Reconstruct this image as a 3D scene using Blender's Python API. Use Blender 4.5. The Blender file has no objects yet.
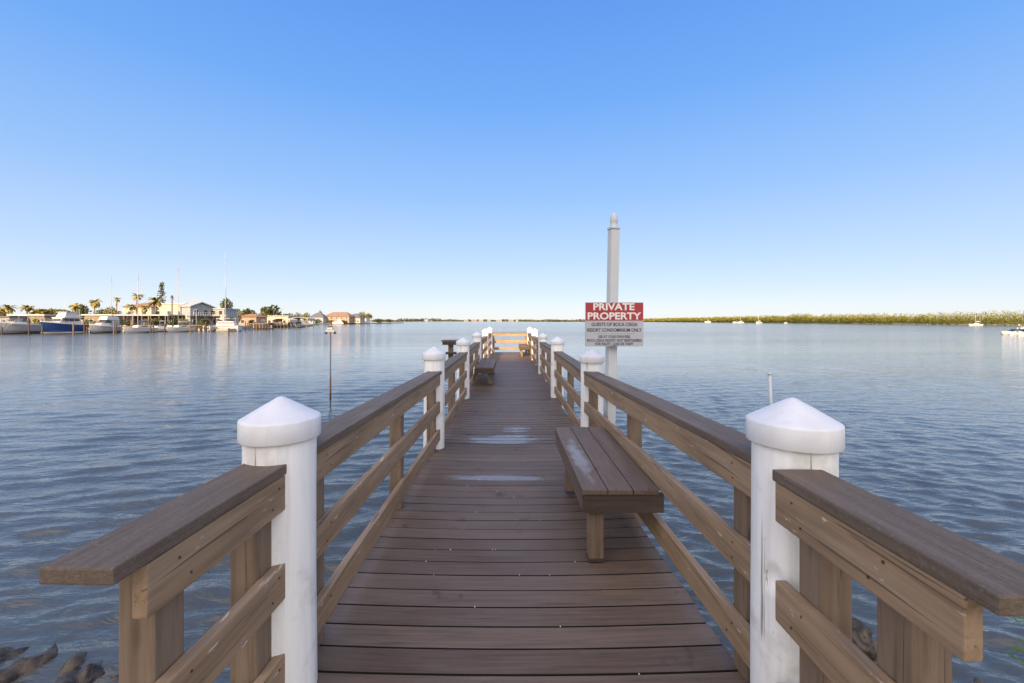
import bpy, bmesh, math, random
import numpy as np
from mathutils import Vector, Matrix, noise
R = math.radians
random.seed(7)
rng = np.random.default_rng(11)
S = bpy.context.scene
C = S.collection

# ------------------------------------------------------------------ camera, sky, sun, exposure
cam = bpy.data.cameras.new('camera'); camo = bpy.data.objects.new('camera', cam); C.objects.link(camo)
camo.location = (0, 0, 1.55); camo.rotation_euler = (R(90), 0, 0)
cam.sensor_width = 36; cam.lens = 15.0; cam.shift_x = .0039; cam.shift_y = -.0200
cam.clip_start = .05; cam.clip_end = 20000
S.camera = camo
F, CX, HY, CZ = 427.0, 508.0, 321.0, 1.55
EXPO = 1.2
SUNSIDE = (2.7, 2.2, 1.6)             # extra radiance of the sky round the low sun, behind the camera
SUN_EL, SUN_AZ = 20.0, 10.0           # elevation; degrees to the left of straight behind the camera
sd = Vector((-math.sin(R(SUN_AZ)) * math.cos(R(SUN_EL)), -math.cos(R(SUN_AZ)) * math.cos(R(SUN_EL)), math.sin(R(SUN_EL))))
w = bpy.data.worlds.new('World'); S.world = w; w.use_nodes = True
nt = w.node_tree; bg = nt.nodes['Background']
sky = nt.nodes.new('ShaderNodeTexSky'); sky.sky_type = 'NISHITA'; sky.sun_disc = False
sky.sun_elevation = R(SUN_EL); sky.sun_rotation = R(180 + SUN_AZ)
sky.air_density = 1.0; sky.dust_density = 0.3; sky.ozone_density = 2.5; sky.altitude = 0
# the clear evening sky: Nishita, its glare near the horizon evened out by an elevation gradient, brighter on the sun's side
def wn(tp, **kw):
    n = nt.nodes.new(tp)
    for k_, v_ in kw.items(): setattr(n, k_, v_)
    return n
wtc = wn('ShaderNodeTexCoord'); wsp = wn('ShaderNodeSeparateXYZ'); nt.links.new(wtc.outputs['Generated'], wsp.inputs[0])
wel = wn('ShaderNodeMath', operation='ARCSINE', use_clamp=False); nt.links.new(wsp.outputs['Z'], wel.inputs[0])
wnm = wn('ShaderNodeMath', operation='DIVIDE'); nt.links.new(wel.outputs[0], wnm.inputs[0]); wnm.inputs[1].default_value = math.pi / 2
wr = wn('ShaderNodeValToRGB'); el_ = wr.color_ramp.elements
SKY = [(0.0, (.85, .87, .88)), (1.5, (.80, .86, .925)), (3.8, (.66, .79, .96)), (7.5, (.525, .695, .965)), (15.8, (.32, .545, .95)), (27, (.165, .41, .93)), (37, (.12, .325, .86)), (60, (.07, .26, .75)), (90, (.05, .20, .65))]
while len(el_) < len(SKY): el_.new(.5)
for e_, (p_, c_) in zip(el_, SKY): e_.position = p_ / 90; e_.color = (*c_, 1)
nt.links.new(wnm.outputs[0], wr.inputs[0])
wdot = wn('ShaderNodeVectorMath', operation='DOT_PRODUCT'); nt.links.new(wtc.outputs['Generated'], wdot.inputs[0]); wdot.inputs[1].default_value = sd
wgl = wn('ShaderNodeMapRange', interpolation_type='SMOOTHSTEP'); nt.links.new(wdot.outputs['Value'], wgl.inputs['Value'])
wgl.inputs['From Min'].default_value = -.15; wgl.inputs['From Max'].default_value = 1.0; wgl.inputs['To Min'].default_value = 0; wgl.inputs['To Max'].default_value = 1
wglc = wn('ShaderNodeMix', data_type='RGBA'); nt.links.new(wgl.outputs[0], wglc.inputs[0])
wglc.inputs[6].default_value = (0, 0, 0, 1); wglc.inputs[7].default_value = (*SUNSIDE, 1)
wad = wn('ShaderNodeMix', data_type='RGBA', blend_type='ADD'); wad.inputs[0].default_value = 1
nt.links.new(wr.outputs[0], wad.inputs[6]); nt.links.new(wglc.outputs[2], wad.inputs[7])
wsc = wn('ShaderNodeMix', data_type='RGBA', blend_type='MULTIPLY'); wsc.inputs[0].default_value = 1; wsc.clamp_result = False
nt.links.new(wad.outputs[2], wsc.inputs[6]); g_ = 1 / (.15 * 2 ** EXPO); wsc.inputs[7].default_value = (g_, g_, g_, 1)
wmx = wn('ShaderNodeMix', data_type='RGBA'); wmx.inputs[0].default_value = .95
nt.links.new(sky.outputs[0], wmx.inputs[6]); nt.links.new(wsc.outputs[2], wmx.inputs[7])
nt.links.new(wmx.outputs[2], bg.inputs[0]); bg.inputs[1].default_value = .15
sl = bpy.data.lights.new('sun', 'SUN'); so = bpy.data.objects.new('sun', sl); C.objects.link(so)
sl.energy = 4.4; sl.angle = R(.5); sl.color = (1, .68, .38)
so.rotation_euler = sd.to_track_quat('Z', 'Y').to_euler(); so.location = (-20, -40, 30)
S.view_settings.view_transform = 'Standard'; S.view_settings.look = 'None'
S.view_settings.exposure = EXPO; S.view_settings.gamma = 1; S.view_settings.use_curve_mapping = False
S.render.engine = 'CYCLES'; S.cycles.use_denoising = True
S.cycles.max_bounces = 6

WZ = -1.05                            # water level; pier deck is at 0
def WX(px, d): return (px - CX) / F * d
def WH(py, d): return CZ - (py - HY) * d / F

# ------------------------------------------------------------------ materials
def nodes(name):
    m = bpy.data.materials.new(name); m.use_nodes = True
    t = m.node_tree; return m, t, t.nodes['Principled BSDF']
def ramp(t, fac, stops):
    r = t.nodes.new('ShaderNodeValToRGB'); e = r.color_ramp.elements
    while len(e) < len(stops): e.new(.5)
    for el, (p, c) in zip(e, stops): el.position = p; el.color = (*c, 1) if len(c) == 3 else c
    t.links.new(fac, r.inputs[0]); return r.outputs[0]
def tex(t, scale, detail=4, vec=None, rough=.55, dist=0):
    n = t.nodes.new('ShaderNodeTexNoise'); n.inputs['Scale'].default_value = scale
    n.inputs['Detail'].default_value = detail; n.inputs['Roughness'].default_value = rough
    n.inputs['Distortion'].default_value = dist
    if vec is not None: t.links.new(vec, n.inputs['Vector'])
    return n.outputs['Fac']
def coords(t, scale=(1, 1, 1), kind='Object'):
    c = t.nodes.new('ShaderNodeTexCoord'); mp = t.nodes.new('ShaderNodeMapping')
    mp.inputs['Scale'].default_value = scale
    t.links.new(c.outputs[kind], mp.inputs['Vector']); return mp.outputs[0]
def mix(t, fac, a, b, mode='MIX'):
    n = t.nodes.new('ShaderNodeMix'); n.data_type = 'RGBA'; n.blend_type = mode
    for v, i in ((fac, 0), (a, 6), (b, 7)):
        if isinstance(v, (int, float)): n.inputs[i].default_value = v
        elif isinstance(v, tuple): n.inputs[i].default_value = (*v, 1)
        else: t.links.new(v, n.inputs[i])
    return n.outputs[2]
def mth(t, op, a, b=None, c=None):
    n = t.nodes.new('ShaderNodeMath'); n.operation = op
    for v, i in ((a, 0), (b, 1), (c, 2)):
        if v is None: continue
        if isinstance(v, (int, float)): n.inputs[i].default_value = v
        else: t.links.new(v, n.inputs[i])
    return n.outputs[0]
def bump(t, b, h, dist=.002, strength=1.0):
    n = t.nodes.new('ShaderNodeBump'); n.inputs['Distance'].default_value = dist; n.inputs['Strength'].default_value = strength
    t.links.new(h, n.inputs['Height']); t.links.new(n.outputs[0], b.inputs['Normal']); return n
def island(t):
    return t.nodes.new('ShaderNodeNewGeometry').outputs['Random Per Island']
def sep(t, vec):
    n = t.nodes.new('ShaderNodeSeparateXYZ'); t.links.new(vec, n.inputs[0]); return n.outputs

def plain(name, col, rough=.6, var=.25, scale=3.0, metal=0, spec=.5):
    m, t, b = nodes(name)
    f = tex(t, scale, 4, coords(t))
    lo = tuple(c * (1 - var) for c in col); hi = tuple(min(1, c * (1 + var * .6)) for c in col)
    t.links.new(ramp(t, f, [(.3, lo), (.7, hi)]), b.inputs['Base Color'])
    b.inputs['Roughness'].default_value = rough; b.inputs['Metallic'].default_value = metal
    b.inputs['Specular IOR Level'].default_value = spec
    return m

def rail_wood(name, base, worn, dark, rough=.62, chips=.0, axis=1, fine=26, check=0.0):
    """painted lumber; grain runs along local Y (axis 1), X (0) or Z (2)"""
    m, t, b = nodes(name)
    sc = [fine] * 3; sc[axis] = fine / 18
    grain = tex(t, 1.0, 6, coords(t, tuple(sc)), .65, .6)
    sc2 = [9, 9, 9]; sc2[axis] = .9
    blot = tex(t, 1.0, 4, coords(t, tuple(sc2)), .6)
    big = tex(t, 1.3, 3, coords(t))
    col = ramp(t, grain, [(.30, dark), (.43, tuple((p + q) / 2 for p, q in zip(base, dark))), (.54, base), (.72, tuple(c * 1.2 for c in base))])
    col = mix(t, ramp(t, blot, [(.52, (0, 0, 0)), (.72, (.75, .75, .75))]), col, worn)
    col = mix(t, ramp(t, big, [(.3, (.65, .65, .65)), (.7, (0, 0, 0))]), col, mix(t, 1.0, col, (.72, .70, .68), 'MULTIPLY'))
    knot = t.nodes.new('ShaderNodeTexVoronoi'); knot.inputs['Scale'].default_value = 1
    ks = [6, 6, 6]; ks[axis] = 1.7
    t.links.new(coords(t, tuple(ks)), knot.inputs['Vector'])
    kf = ramp(t, knot.outputs['Distance'], [(.05, (1, 1, 1)), (.10, (0, 0, 0))])
    col = mix(t, mth(t, 'MULTIPLY', kf, .55), col, tuple(c * .6 for c in dark))
    if fine > 40:
        spk = tex(t, 120, 2, coords(t), .6)
        col = mix(t, ramp(t, spk, [(.34, (.35, .35, .35)), (.44, (0, 0, 0))]), col, tuple(c * .55 for c in base))
        col = mix(t, ramp(t, spk, [(.58, (0, 0, 0)), (.68, (.35, .35, .35))]), col, tuple(c * 1.5 for c in base))
    if check:
        cs = [55] * 3; cs[axis] = 1.6
        ckf = ramp(t, tex(t, 1.0, 3, coords(t, tuple(cs)), .5, .3), [(.655 - check, (0, 0, 0)), (.685 - check, (1, 1, 1))])
        col = mix(t, mth(t, 'MULTIPLY', ckf, .75), col, tuple(c * .42 for c in dark))
    if chips:
        fl = tex(t, 1.0, 5, coords(t, tuple(30 if i != axis else 6 for i in range(3))), .7)
        col = mix(t, ramp(t, fl, [(.70 - chips, (0, 0, 0)), (.735 - chips, (1, 1, 1))]), col, (.52, .47, .40))
    t.links.new(col, b.inputs['Base Color'])
    b.inputs['Roughness'].default_value = rough; b.inputs['Specular IOR Level'].default_value = .3
    bump(t, b, mth(t, 'ADD', grain, mth(t, 'MULTIPLY', kf, -.6)), .004, .8)
    return m

M = {}
M['rail'] = rail_wood('painted_rail_lumber', (.300, .208, .130), (.36, .27, .185), (.195, .133, .084), chips=.065, check=.012)
M['post'] = rail_wood('painted_post_lumber', (.195, .142, .100), (.25, .19, .14), (.125, .090, .063), axis=2, chips=.0, check=.01)
M['cap'] = rail_wood('composite_cap_board', (.138, .105, .080), (.195, .156, .124), (.10, .074, .055), rough=.62, fine=60)
M['seat'] = rail_wood('composite_seat_board', (.142, .104, .081), (.19, .150, .124), (.10, .073, .057), rough=.62, fine=60)
def seat_worn():
    m = rail_wood('worn_composite_seat_board', (.142, .104, .081), (.19, .150, .124), (.10, .073, .057), rough=.62, fine=60)
    t = m.node_tree; b = t.nodes['Principled BSDF']
    xs = sep(t, t.nodes.new('ShaderNodeTexCoord').outputs['Object'])
    dx = mth(t, 'DIVIDE', mth(t, 'SUBTRACT', xs[0], .082), .062); dy = mth(t, 'DIVIDE', mth(t, 'SUBTRACT', xs[1], .62), .48)
    d = mth(t, 'SQRT', mth(t, 'ADD', mth(t, 'MULTIPLY', dx, dx), mth(t, 'MULTIPLY', dy, dy)))
    d = mth(t, 'ADD', d, mth(t, 'MULTIPLY', mth(t, 'SUBTRACT', tex(t, 1.0, 6, coords(t, (18, 9, 9)), .7), .5), 2.2))
    f = ramp(t, d, [(.45, (1, 1, 1)), (1.0, (0, 0, 0))])
    old = b.inputs['Base Color'].links[0].from_socket
    t.links.new(mix(t, mth(t, 'MULTIPLY', f, .5), old, (.30, .31, .32)), b.inputs['Base Color'])
    t.links.new(mix(t, f, (.55, .55, .55), (.25, .25, .25)), b.inputs['Roughness'])
    return m
M['seatworn'] = seat_worn()
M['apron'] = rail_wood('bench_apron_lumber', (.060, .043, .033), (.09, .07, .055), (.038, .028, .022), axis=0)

def deck_mat():
    m, t, b = nodes('composite_deck_boards')
    r = island(t)
    v = coords(t, (2.2, 60, 60))
    g = tex(t, 1.0, 6, v, .7, .5)
    col = ramp(t, g, [(.32, (.098, .066, .045)), (.5, (.150, .105, .073)), (.68, (.192, .138, .098))])
    col = mix(t, mth(t, 'MULTIPLY', r, .85), col, mix(t, 1.0, col, (.66, .62, .60), 'MULTIPLY'))
    # grey traffic wear
    wn = tex(t, 1.1, 5, coords(t), .6)
    col = mix(t, ramp(t, wn, [(.42, (0, 0, 0)), (.68, (.6, .6, .6))]), col, (.150, .120, .104))
    sp = tex(t, 4.2, 4, coords(t), .6)
    col = mix(t, ramp(t, sp, [(.63, (0, 0, 0)), (.72, (.7, .7, .7))]), col, (.035, .027, .024))
    # rain puddles lying on the boards: patches of smooth wet surface at given places
    o = t.nodes.new('ShaderNodeTexCoord'); pos = o.outputs['Object']; xs = sep(t, pos)
    wob = tex(t, 1.0, 6, coords(t, (5, 16, 6)), .7)
    per = mth(t, 'MULTIPLY', mth(t, 'SUBTRACT', r, .5), 1.5)
    mask = None
    for (cx, cy, rx, ry) in ((-.10, 5.55, .42, .17), (.10, 6.0, .20, .28), (-.12, 4.15, .34, .10)):
        dx = mth(t, 'DIVIDE', mth(t, 'SUBTRACT', xs[0], cx), rx); dy = mth(t, 'DIVIDE', mth(t, 'SUBTRACT', xs[1], cy), ry)
        d = mth(t, 'SQRT', mth(t, 'ADD', mth(t, 'MULTIPLY', dx, dx), mth(t, 'MULTIPLY', dy, dy)))
        mask = d if mask is None else mth(t, 'MINIMUM', mask, d)
    mv = mth(t, 'ADD', mth(t, 'ADD', mask, per), mth(t, 'MULTIPLY', mth(t, 'SUBTRACT', wob, .5), 3.2))
    wet = ramp(t, mv, [(.55, (1, 1, 1)), (.95, (0, 0, 0))])
    col = mix(t, mth(t, 'MULTIPLY', wet, .45), col, (.25, .25, .25))
    t.links.new(col, b.inputs['Base Color'])
    t.links.new(mix(t, wet, (.52, .52, .52), (.22, .22, .22)), b.inputs['Roughness'])
    t.links.new(mth(t, 'ADD', mth(t, 'MULTIPLY', wet, .25), .30), b.inputs['Specular IOR Level'])
    nb = bump(t, b, g, .0015, .5)
    t.links.new(mth(t, 'SUBTRACT', .5, mth(t, 'MULTIPLY', wet, .45)), nb.inputs['Strength'])
    return m
M['deck'] = deck_mat()

def pile_mat():
    m, t, b = nodes('white_painted_timber_pile')
    v = coords(t, (16, 16, 1.1))
    st = tex(t, 1.0, 6, v, .65, .5)
    bl = tex(t, 5.0, 5, coords(t), .6)
    col = ramp(t, st, [(.25, (.48, .48, .46)), (.40, (.66, .67, .66)), (.55, (.75, .76, .755)), (.8, (.80, .81, .80))])
    col = mix(t, ramp(t, bl, [(.55, (0, 0, 0)), (.68, (.75, .75, .75))]), col, (.52, .51, .48))
    ck = tex(t, 1.0, 3, coords(t, (34, 34, .8)), .5)
    crack = ramp(t, ck, [(.665, (0, 0, 0)), (.70, (1, 1, 1))])
    col = mix(t, mth(t, 'MULTIPLY', crack, .75), col, (.16, .15, .14))
    dirt = tex(t, 14, 3, coords(t, (1, 1, .6)))
    col = mix(t, ramp(t, dirt, [(.70, (0, 0, 0)), (.75, (.5, .5, .5))]), col, (.42, .41, .38))
    t.links.new(col, b.inputs['Base Color']); b.inputs['Roughness'].default_value = .48
    bump(t, b, mth(t, 'ADD', mth(t, 'ADD', st, mth(t, 'MULTIPLY', bl, .6)), mth(t, 'MULTIPLY', crack, -1.2)), .006, .6)
    return m
M['pile'] = pile_mat()
M['pilecap'] = plain('white_plastic_pile_cap', (.60, .61, .64), .42, .05, 7)
def cap_mat():
    m, t, b = nodes('white_plastic_pile_cap')
    a = tex(t, 9, 5, coords(t, (1, 1, .5)), .65); g = tex(t, 45, 3, coords(t), .6); st = tex(t, 1.0, 4, coords(t, (22, 22, 3)), .6)
    col = ramp(t, a, [(.3, (.55, .56, .58)), (.6, (.63, .64, .66))])
    col = mix(t, ramp(t, st, [(.58, (0, 0, 0)), (.74, (.4, .4, .4))]), col, (.48, .47, .45))
    col = mix(t, ramp(t, g, [(.70, (0, 0, 0)), (.74, (.6, .6, .6))]), col, (.30, .28, .25))
    t.links.new(col, b.inputs['Base Color']); b.inputs['Roughness'].default_value = .45
    bump(t, b, a, .002, .5); return m
M['pilecap'] = cap_mat()
M['vinyl'] = plain('pale_grey_vinyl', (.48, .50, .51), .45, .10, 2)
M['signred'] = plain('red_sign_paint', (.33, .020, .028), .4, .12, 6)
M['signgrey'] = plain('grey_white_sign_face', (.38, .40, .43), .45, .07, 5)
M['signink'] = plain('dark_sign_lettering', (.05, .05, .06), .5, .1)
M['signwhite'] = plain('white_sign_lettering', (.68, .66, .64), .5, .05)
M['signback'] = plain('aluminium_sign_sheet', (.40, .41, .42), .4, .1, metal=.5)
M['black'] = plain('black_rubber', (.02, .02, .02), .6, .1)
M['screw'] = plain('screw_steel', (.10, .085, .07), .5, .2, 40, metal=.6)
M['crumb'] = plain('pale_shell_crumbs', (.62, .60, .56), .8, .1)
M['white'] = plain('white_gelcoat', (.48, .475, .46), .3, .06, .8)
M['cream'] = plain('cream_stucco', (.36, .34, .29), .8, .08, .5)
M['greywall'] = plain('grey_siding', (.24, .275, .30), .75, .10, .6)
M['bluehull'] = plain('navy_blue_gelcoat', (.014, .045, .15), .25, .15, .8)
M['greyhull'] = plain('grey_gelcoat', (.27, .28, .31), .3, .08, .8)
M['glass'] = plain('dark_window_glass', (.03, .04, .05), .08, .1, spec=.6)
M['canvas'] = plain('white_canvas', (.42, .43, .44), .8, .08, 1)
M['bluecanvas'] = plain('blue_canvas', (.05, .12, .32), .8, .1, 1)
M['alloy'] = plain('mast_alloy', (.30, .30, .30), .4, .05)
M['oldwood'] = plain('weathered_dock_wood', (.13, .092, .060), .85, .35, 2)
M['darkwood'] = plain('dark_wet_piling', (.045, .034, .026), .8, .4, 2)
M['roofbrown'] = plain('brown_roof', (.24, .13, .07), .85, .2, .6)
M['rooforange'] = plain('terracotta_tile_roof', (.21, .135, .095), .85, .15, .5)
M['roofgrey'] = plain('grey_roof', (.30, .32, .34), .8, .15, .5)
M['roofdark'] = plain('dark_slate_roof', (.10, .10, .13), .8, .2, .5)
M['roofwhite'] = plain('white_flat_roof', (.40, .385, .35), .7, .08, .4)
M['pinkwall'] = plain('peach_stucco', (.27, .205, .16), .8, .08, .4)
M['farwhite'] = plain('hazed_white_render', (.27, .29, .32), .8, .1, .1); M['farcream'] = plain('hazed_cream_render', (.25, .25, .25), .8, .1, .1)  # cool tint of distance haze put into these wall colours
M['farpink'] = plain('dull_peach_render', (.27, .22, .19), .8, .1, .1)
M['shadewall'] = plain('shade_brown_siding', (.17, .145, .12), .8, .3, .8)  # dark tone paints shade onto the low house fronts
M['stake'] = plain('dull_grey_stake', (.13, .135, .14), .5, .2, 8)
M['sand'] = plain('sandy_shore_soil', (.28, .24, .17), .95, .3, .35)
M['concrete'] = plain('concrete', (.36, .35, .33), .85, .2, 1.5)
M['trunk'] = plain('palm_trunk_bark', (.20, .155, .11), .9, .35, 3)
M['rust'] = plain('rusty_stake', (.16, .085, .05), .8, .4, 9)

def leafmat(name, cols, rough=.55):
    m, t, b = nodes(name)
    t.links.new(ramp(t, island(t), [(i / max(1, len(cols) - 1), c) for i, c in enumerate(cols)]), b.inputs['Base Color'])
    b.inputs['Roughness'].default_value = rough; b.inputs['Specular IOR Level'].default_value = .25
    return m
M['leafdark'] = leafmat('dark_evergreen_leaves', [(.030, .045, .018), (.055, .075, .025), (.085, .095, .030)])
M['leafgold'] = leafmat('olive_gold_leaves', [(.070, .075, .016), (.14, .125, .026), (.21, .165, .030)])
M['palmleaf'] = leafmat('palm_fronds', [(.09, .09, .022), (.17, .145, .035), (.26, .20, .05)])
M['mangrove'] = leafmat('mangrove_leaves', [(.08, .095, .020), (.16, .17, .028), (.23, .215, .034), (.28, .25, .042)])
M['farwood'] = leafmat('far_shore_trees', [(.050, .060, .030), (.075, .082, .038), (.10, .10, .045)])
M['bushleaf'] = leafmat('fresh_green_leaves', [(.05, .11, .02), (.08, .16, .03)])

def rock_mat():
    m, t, b = nodes('wet_riprap_rock')
    a = tex(t, 5, 6, coords(t), .65, .4); g = tex(t, 3.2, 4, coords(t), .6)
    col = ramp(t, a, [(.32, (.012, .009, .006)), (.5, (.050, .035, .020)), (.70, (.13, .095, .058))])
    col = mix(t, ramp(t, g, [(.55, (0, 0, 0)), (.68, (.8, .8, .8))]), col, (.075, .072, .014))
    t.links.new(col, b.inputs['Base Color']); b.inputs['Roughness'].default_value = .42
    bump(t, b, a, .03, .8); return m
M['rock'] = rock_mat()

def water_mat():
    m, t, b = nodes('bay_water')
    g = tex(t, .05, 3, coords(t))
    t.links.new(ramp(t, g, [(.35, (.068, .073, .069)), (.65, (.084, .088, .082))]), b.inputs['Base Color'])
    b.inputs['Roughness'].default_value = .045; b.inputs['IOR'].default_value = 1.40
    b.inputs['Specular IOR Level'].default_value = .95; b.inputs['Specular Tint'].default_value = (1, .93, .80, 1)
    pos = t.nodes.new('ShaderNodeTexCoord').outputs['Object']; ys_ = sep(t, pos)[1]
    def ms(lo, hi, a_, b_):
        n = t.nodes.new('ShaderNodeMapRange'); n.interpolation_type = 'SMOOTHSTEP'; t.links.new(ys_, n.inputs[0])
        for k_, v_ in zip(('From Min', 'From Max', 'To Min', 'To Max'), (lo, hi, a_, b_)): n.inputs[k_].default_value = v_
        return n.outputs[0]
    # open water is ruffled by the breeze, the cove near the shore lies calm
    t.links.new(ms(15, 85, .035, .11), b.inputs['Roughness'])
    h1 = tex(t, 1.0, 3, coords(t, (1.7, 4.6, 1)), .55, .5)
    h2 = tex(t, 1.0, 3, coords(t, (4.2, 10, 1)), .55, .4)
    h3 = tex(t, 1.0, 3, coords(t, (.16, .42, 1)), .6, .3)
    patch = ramp(t, tex(t, 1.0, 3, coords(t, (.010, .04, 1)), .5), [(.38, (.45, .45, .45)), (.62, (1, 1, 1))])
    h = mth(t, 'ADD', mth(t, 'MULTIPLY', h1, ms(25, 85, .015, .080)), mth(t, 'MULTIPLY', h2, ms(6, 30, .021, .012)))
    h = mth(t, 'ADD', h, mth(t, 'MULTIPLY', h3, ms(10, 75, .02, .26)))
    h = mth(t, 'MULTIPLY', h, patch)
    bump(t, b, h, 1.0, 1.0)
    return m
M['water'] = water_mat()

# ------------------------------------------------------------------ mesh helpers
def bx(bm, x0, x1, y0, y1, z0, z1, bev=0, seg=2, rot=None):
    r = bmesh.ops.create_cube(bm, size=1)
    vs = r['verts']
    for v in vs:
        v.co = Vector(((x0 + x1) / 2 + v.co.x * (x1 - x0), (y0 + y1) / 2 + v.co.y * (y1 - y0), (z0 + z1) / 2 + v.co.z * (z1 - z0)))
        if rot is not None: v.co = rot @ v.co
    if bev:
        es = list({e for v in vs for e in v.link_edges})
        bmesh.ops.bevel(bm, geom=es, offset=bev, segments=seg, affect='EDGES', profile=.6)
def tube(bm, p0, p1, r0, r1=None, n=10, cap=True):
    p0, p1 = Vector(p0), Vector(p1); r1 = r0 if r1 is None else r1
    q = (p1 - p0).to_track_quat('Z', 'Y')
    a, b_ = [], []
    for i in range(n):
        c = Vector((math.cos(2 * math.pi * i / n), math.sin(2 * math.pi * i / n), 0))
        a.append(bm.verts.new(p0 + q @ (c * r0))); b_.append(bm.verts.new(p1 + q @ (c * r1)))
    for i in range(n):
        bm.faces.new((a[i], a[(i + 1) % n], b_[(i + 1) % n], b_[i]))
    if cap: bm.faces.new(a[::-1]); bm.faces.new(b_)
def lathe(bm, prof, n=48, cx=0, cy=0):
    rings = []
    for r, z in prof:
        if r < 1e-5: rings.append([bm.verts.new((cx, cy, z))])
        else: rings.append([bm.verts.new((cx + r * math.cos(2 * math.pi * i / n), cy + r * math.sin(2 * math.pi * i / n), z)) for i in range(n)])
    for a, b_ in zip(rings, rings[1:]):
        for i in range(n):
            j = (i + 1) % n
            if len(a) == 1: bm.faces.new((a[0], b_[i], b_[j]))
            elif len(b_) == 1: bm.faces.new((a[i], a[j], b_[0]))
            else: bm.faces.new((a[i], a[j], b_[j], b_[i]))
def prism(bm, pts, axis, a, b_):
    """extrude a polygon; axis 'x': pts are (y,z); 'y': (x,z); 'z': (x,y)"""
    def P(p, k): return {'x': (k, p[0], p[1]), 'y': (p[0], k, p[1]), 'z': (p[0], p[1], k)}[axis]
    A = [bm.verts.new(P(p, a)) for p in pts]; B = [bm.verts.new(P(p, b_)) for p in pts]
    n = len(pts)
    for i in range(n): bm.faces.new((A[i], A[(i + 1) % n], B[(i + 1) % n], B[i]))
    bm.faces.new(A[::-1]); bm.faces.new(B)
def obj(name, bm, mat, parent=None, smooth=False, angle=None):
    bmesh.ops.recalc_face_normals(bm, faces=bm.faces[:])
    me = bpy.data.meshes.new(name); bm.to_mesh(me); bm.free()
    if smooth: me.shade_smooth()
    me.materials.append(M[mat] if isinstance(mat, str) else mat)
    o = bpy.data.objects.new(name, me); C.objects.link(o)
    if parent is not None: o.parent = parent
    return o
def tag(o, label, cat, group=None):
    o['label'] = label; o['category'] = cat
    if group: o['group'] = group
    return o
def thing(name, label, cat, loc=(0, 0, 0), rz=0, group=None):
    o = bpy.data.objects.new(name, None); C.objects.link(o); o.empty_display_size = .2
    o.location = loc; o.rotation_euler = (0, 0, rz)
    return tag(o, label, cat, group)
def structure(o): o['kind'] = 'structure'; return o
def dup(root, loc, rz=0, label=None):
    r = root.copy(); C.objects.link(r); r.location = loc; r.rotation_euler = (0, 0, rz)
    if label: r['label'] = label
    for ch in list(root.children):
        c = ch.copy(); C.objects.link(c); c.parent = r
        for g in list(ch.children):
            d = g.copy(); C.objects.link(d); d.parent = c
    return r
def NB(): return bmesh.new()

# ------------------------------------------------------------------ water: one sheet to the horizon, real waves where the eye can see them
def make_water():
    fine = np.radians(np.linspace(-62, 62, 520)); rest = np.radians(np.linspace(62, 298, 60))[1:-1]
    ang = np.concatenate([fine, rest]); nA = len(ang)
    rad = np.concatenate([np.geomspace(1.2, 260, 760), np.geomspace(260, 14000, 60)[1:]]); nR = len(rad)
    A, D = np.meshgrid(ang, rad)
    X = np.sin(A) * D; Y = np.cos(A) * D
    spacing = np.maximum(D * (math.radians(124) / 520), D * (math.log(260 / 1.2) / 760))
    Z = np.zeros_like(X)
    bend = .9 * np.sin(X * .11 + 1) + .7 * np.sin(Y * .07 + X * .05) + .5 * np.sin(X * .31 + Y * .12)
    side = np.clip((X + 2.5) / 6, 0, 1)                       # 0: lee side on the left, 1: choppier right side
    for k in range(150):
        left = k % 2 == 0
        lam = float(np.exp(rng.uniform(math.log(.20), math.log(.95)))) if left else float(np.exp(rng.uniform(math.log(.12), math.log(.55))))
        th = math.radians(-76 + rng.normal(0, 13)) if left else math.radians(-110 + rng.normal(0, 20))
        ph = rng.uniform(0, 6.28); amp = (.0072 if left else .0080) * lam
        kx, ky = math.cos(th) * 2 * math.pi / lam, math.sin(th) * 2 * math.pi / lam
        fade = np.clip((lam / spacing - 2.4) / 2.5, 0, 1)
        env = .60 + .40 * np.sin(X * (.13 + .02 * ph) + ph * 3) * np.sin(Y * (.09 + .015 * ph) + ph * 5)
        wgt = (1 - .55 * side) if left else (.25 + .75 * side)
        sn = np.sin(kx * X + ky * Y + ph + bend); Z += fade * env * wgt * amp * (sn + .35 * sn * sn)
    Z = Z * (1 - .55 * np.clip((D - 7) / 22, 0, 1)) + WZ
    verts = np.stack([X, Y, Z], -1).reshape(-1, 3)
    i = np.arange(nR - 1)[:, None]; j = np.arange(nA)[None, :]; j2 = (j + 1) % nA
    quads = np.stack([i * nA + j, (i + 1) * nA + j, (i + 1) * nA + j2, i * nA + j2], -1).reshape(-1, 4)[:, ::-1]
    c = len(verts); verts = np.vstack([verts, [[0, 0, WZ]]])
    jj = np.arange(nA); tri = np.stack([np.full(nA, c), jj, (jj + 1) % nA], -1)[:, ::-1]
    me = bpy.data.meshes.new('water')
    me.vertices.add(len(verts)); me.vertices.foreach_set('co', verts.astype(np.float32).ravel())
    nq, ntr = len(quads), len(tri)
    me.loops.add(nq * 4 + ntr * 3); me.loops.foreach_set('vertex_index', np.concatenate([quads.ravel(), tri.ravel()]).astype(np.int32))
    me.polygons.add(nq + ntr)
    me.polygons.foreach_set('loop_start', np.concatenate([np.arange(nq) * 4, nq * 4 + np.arange(ntr) * 3]).astype(np.int32))
    me.update(calc_edges=True); me.validate(); me.shade_smooth()
    me.materials.append(M['water'])
    o = bpy.data.objects.new('water', me); C.objects.link(o); structure(o)
make_water()

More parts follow.
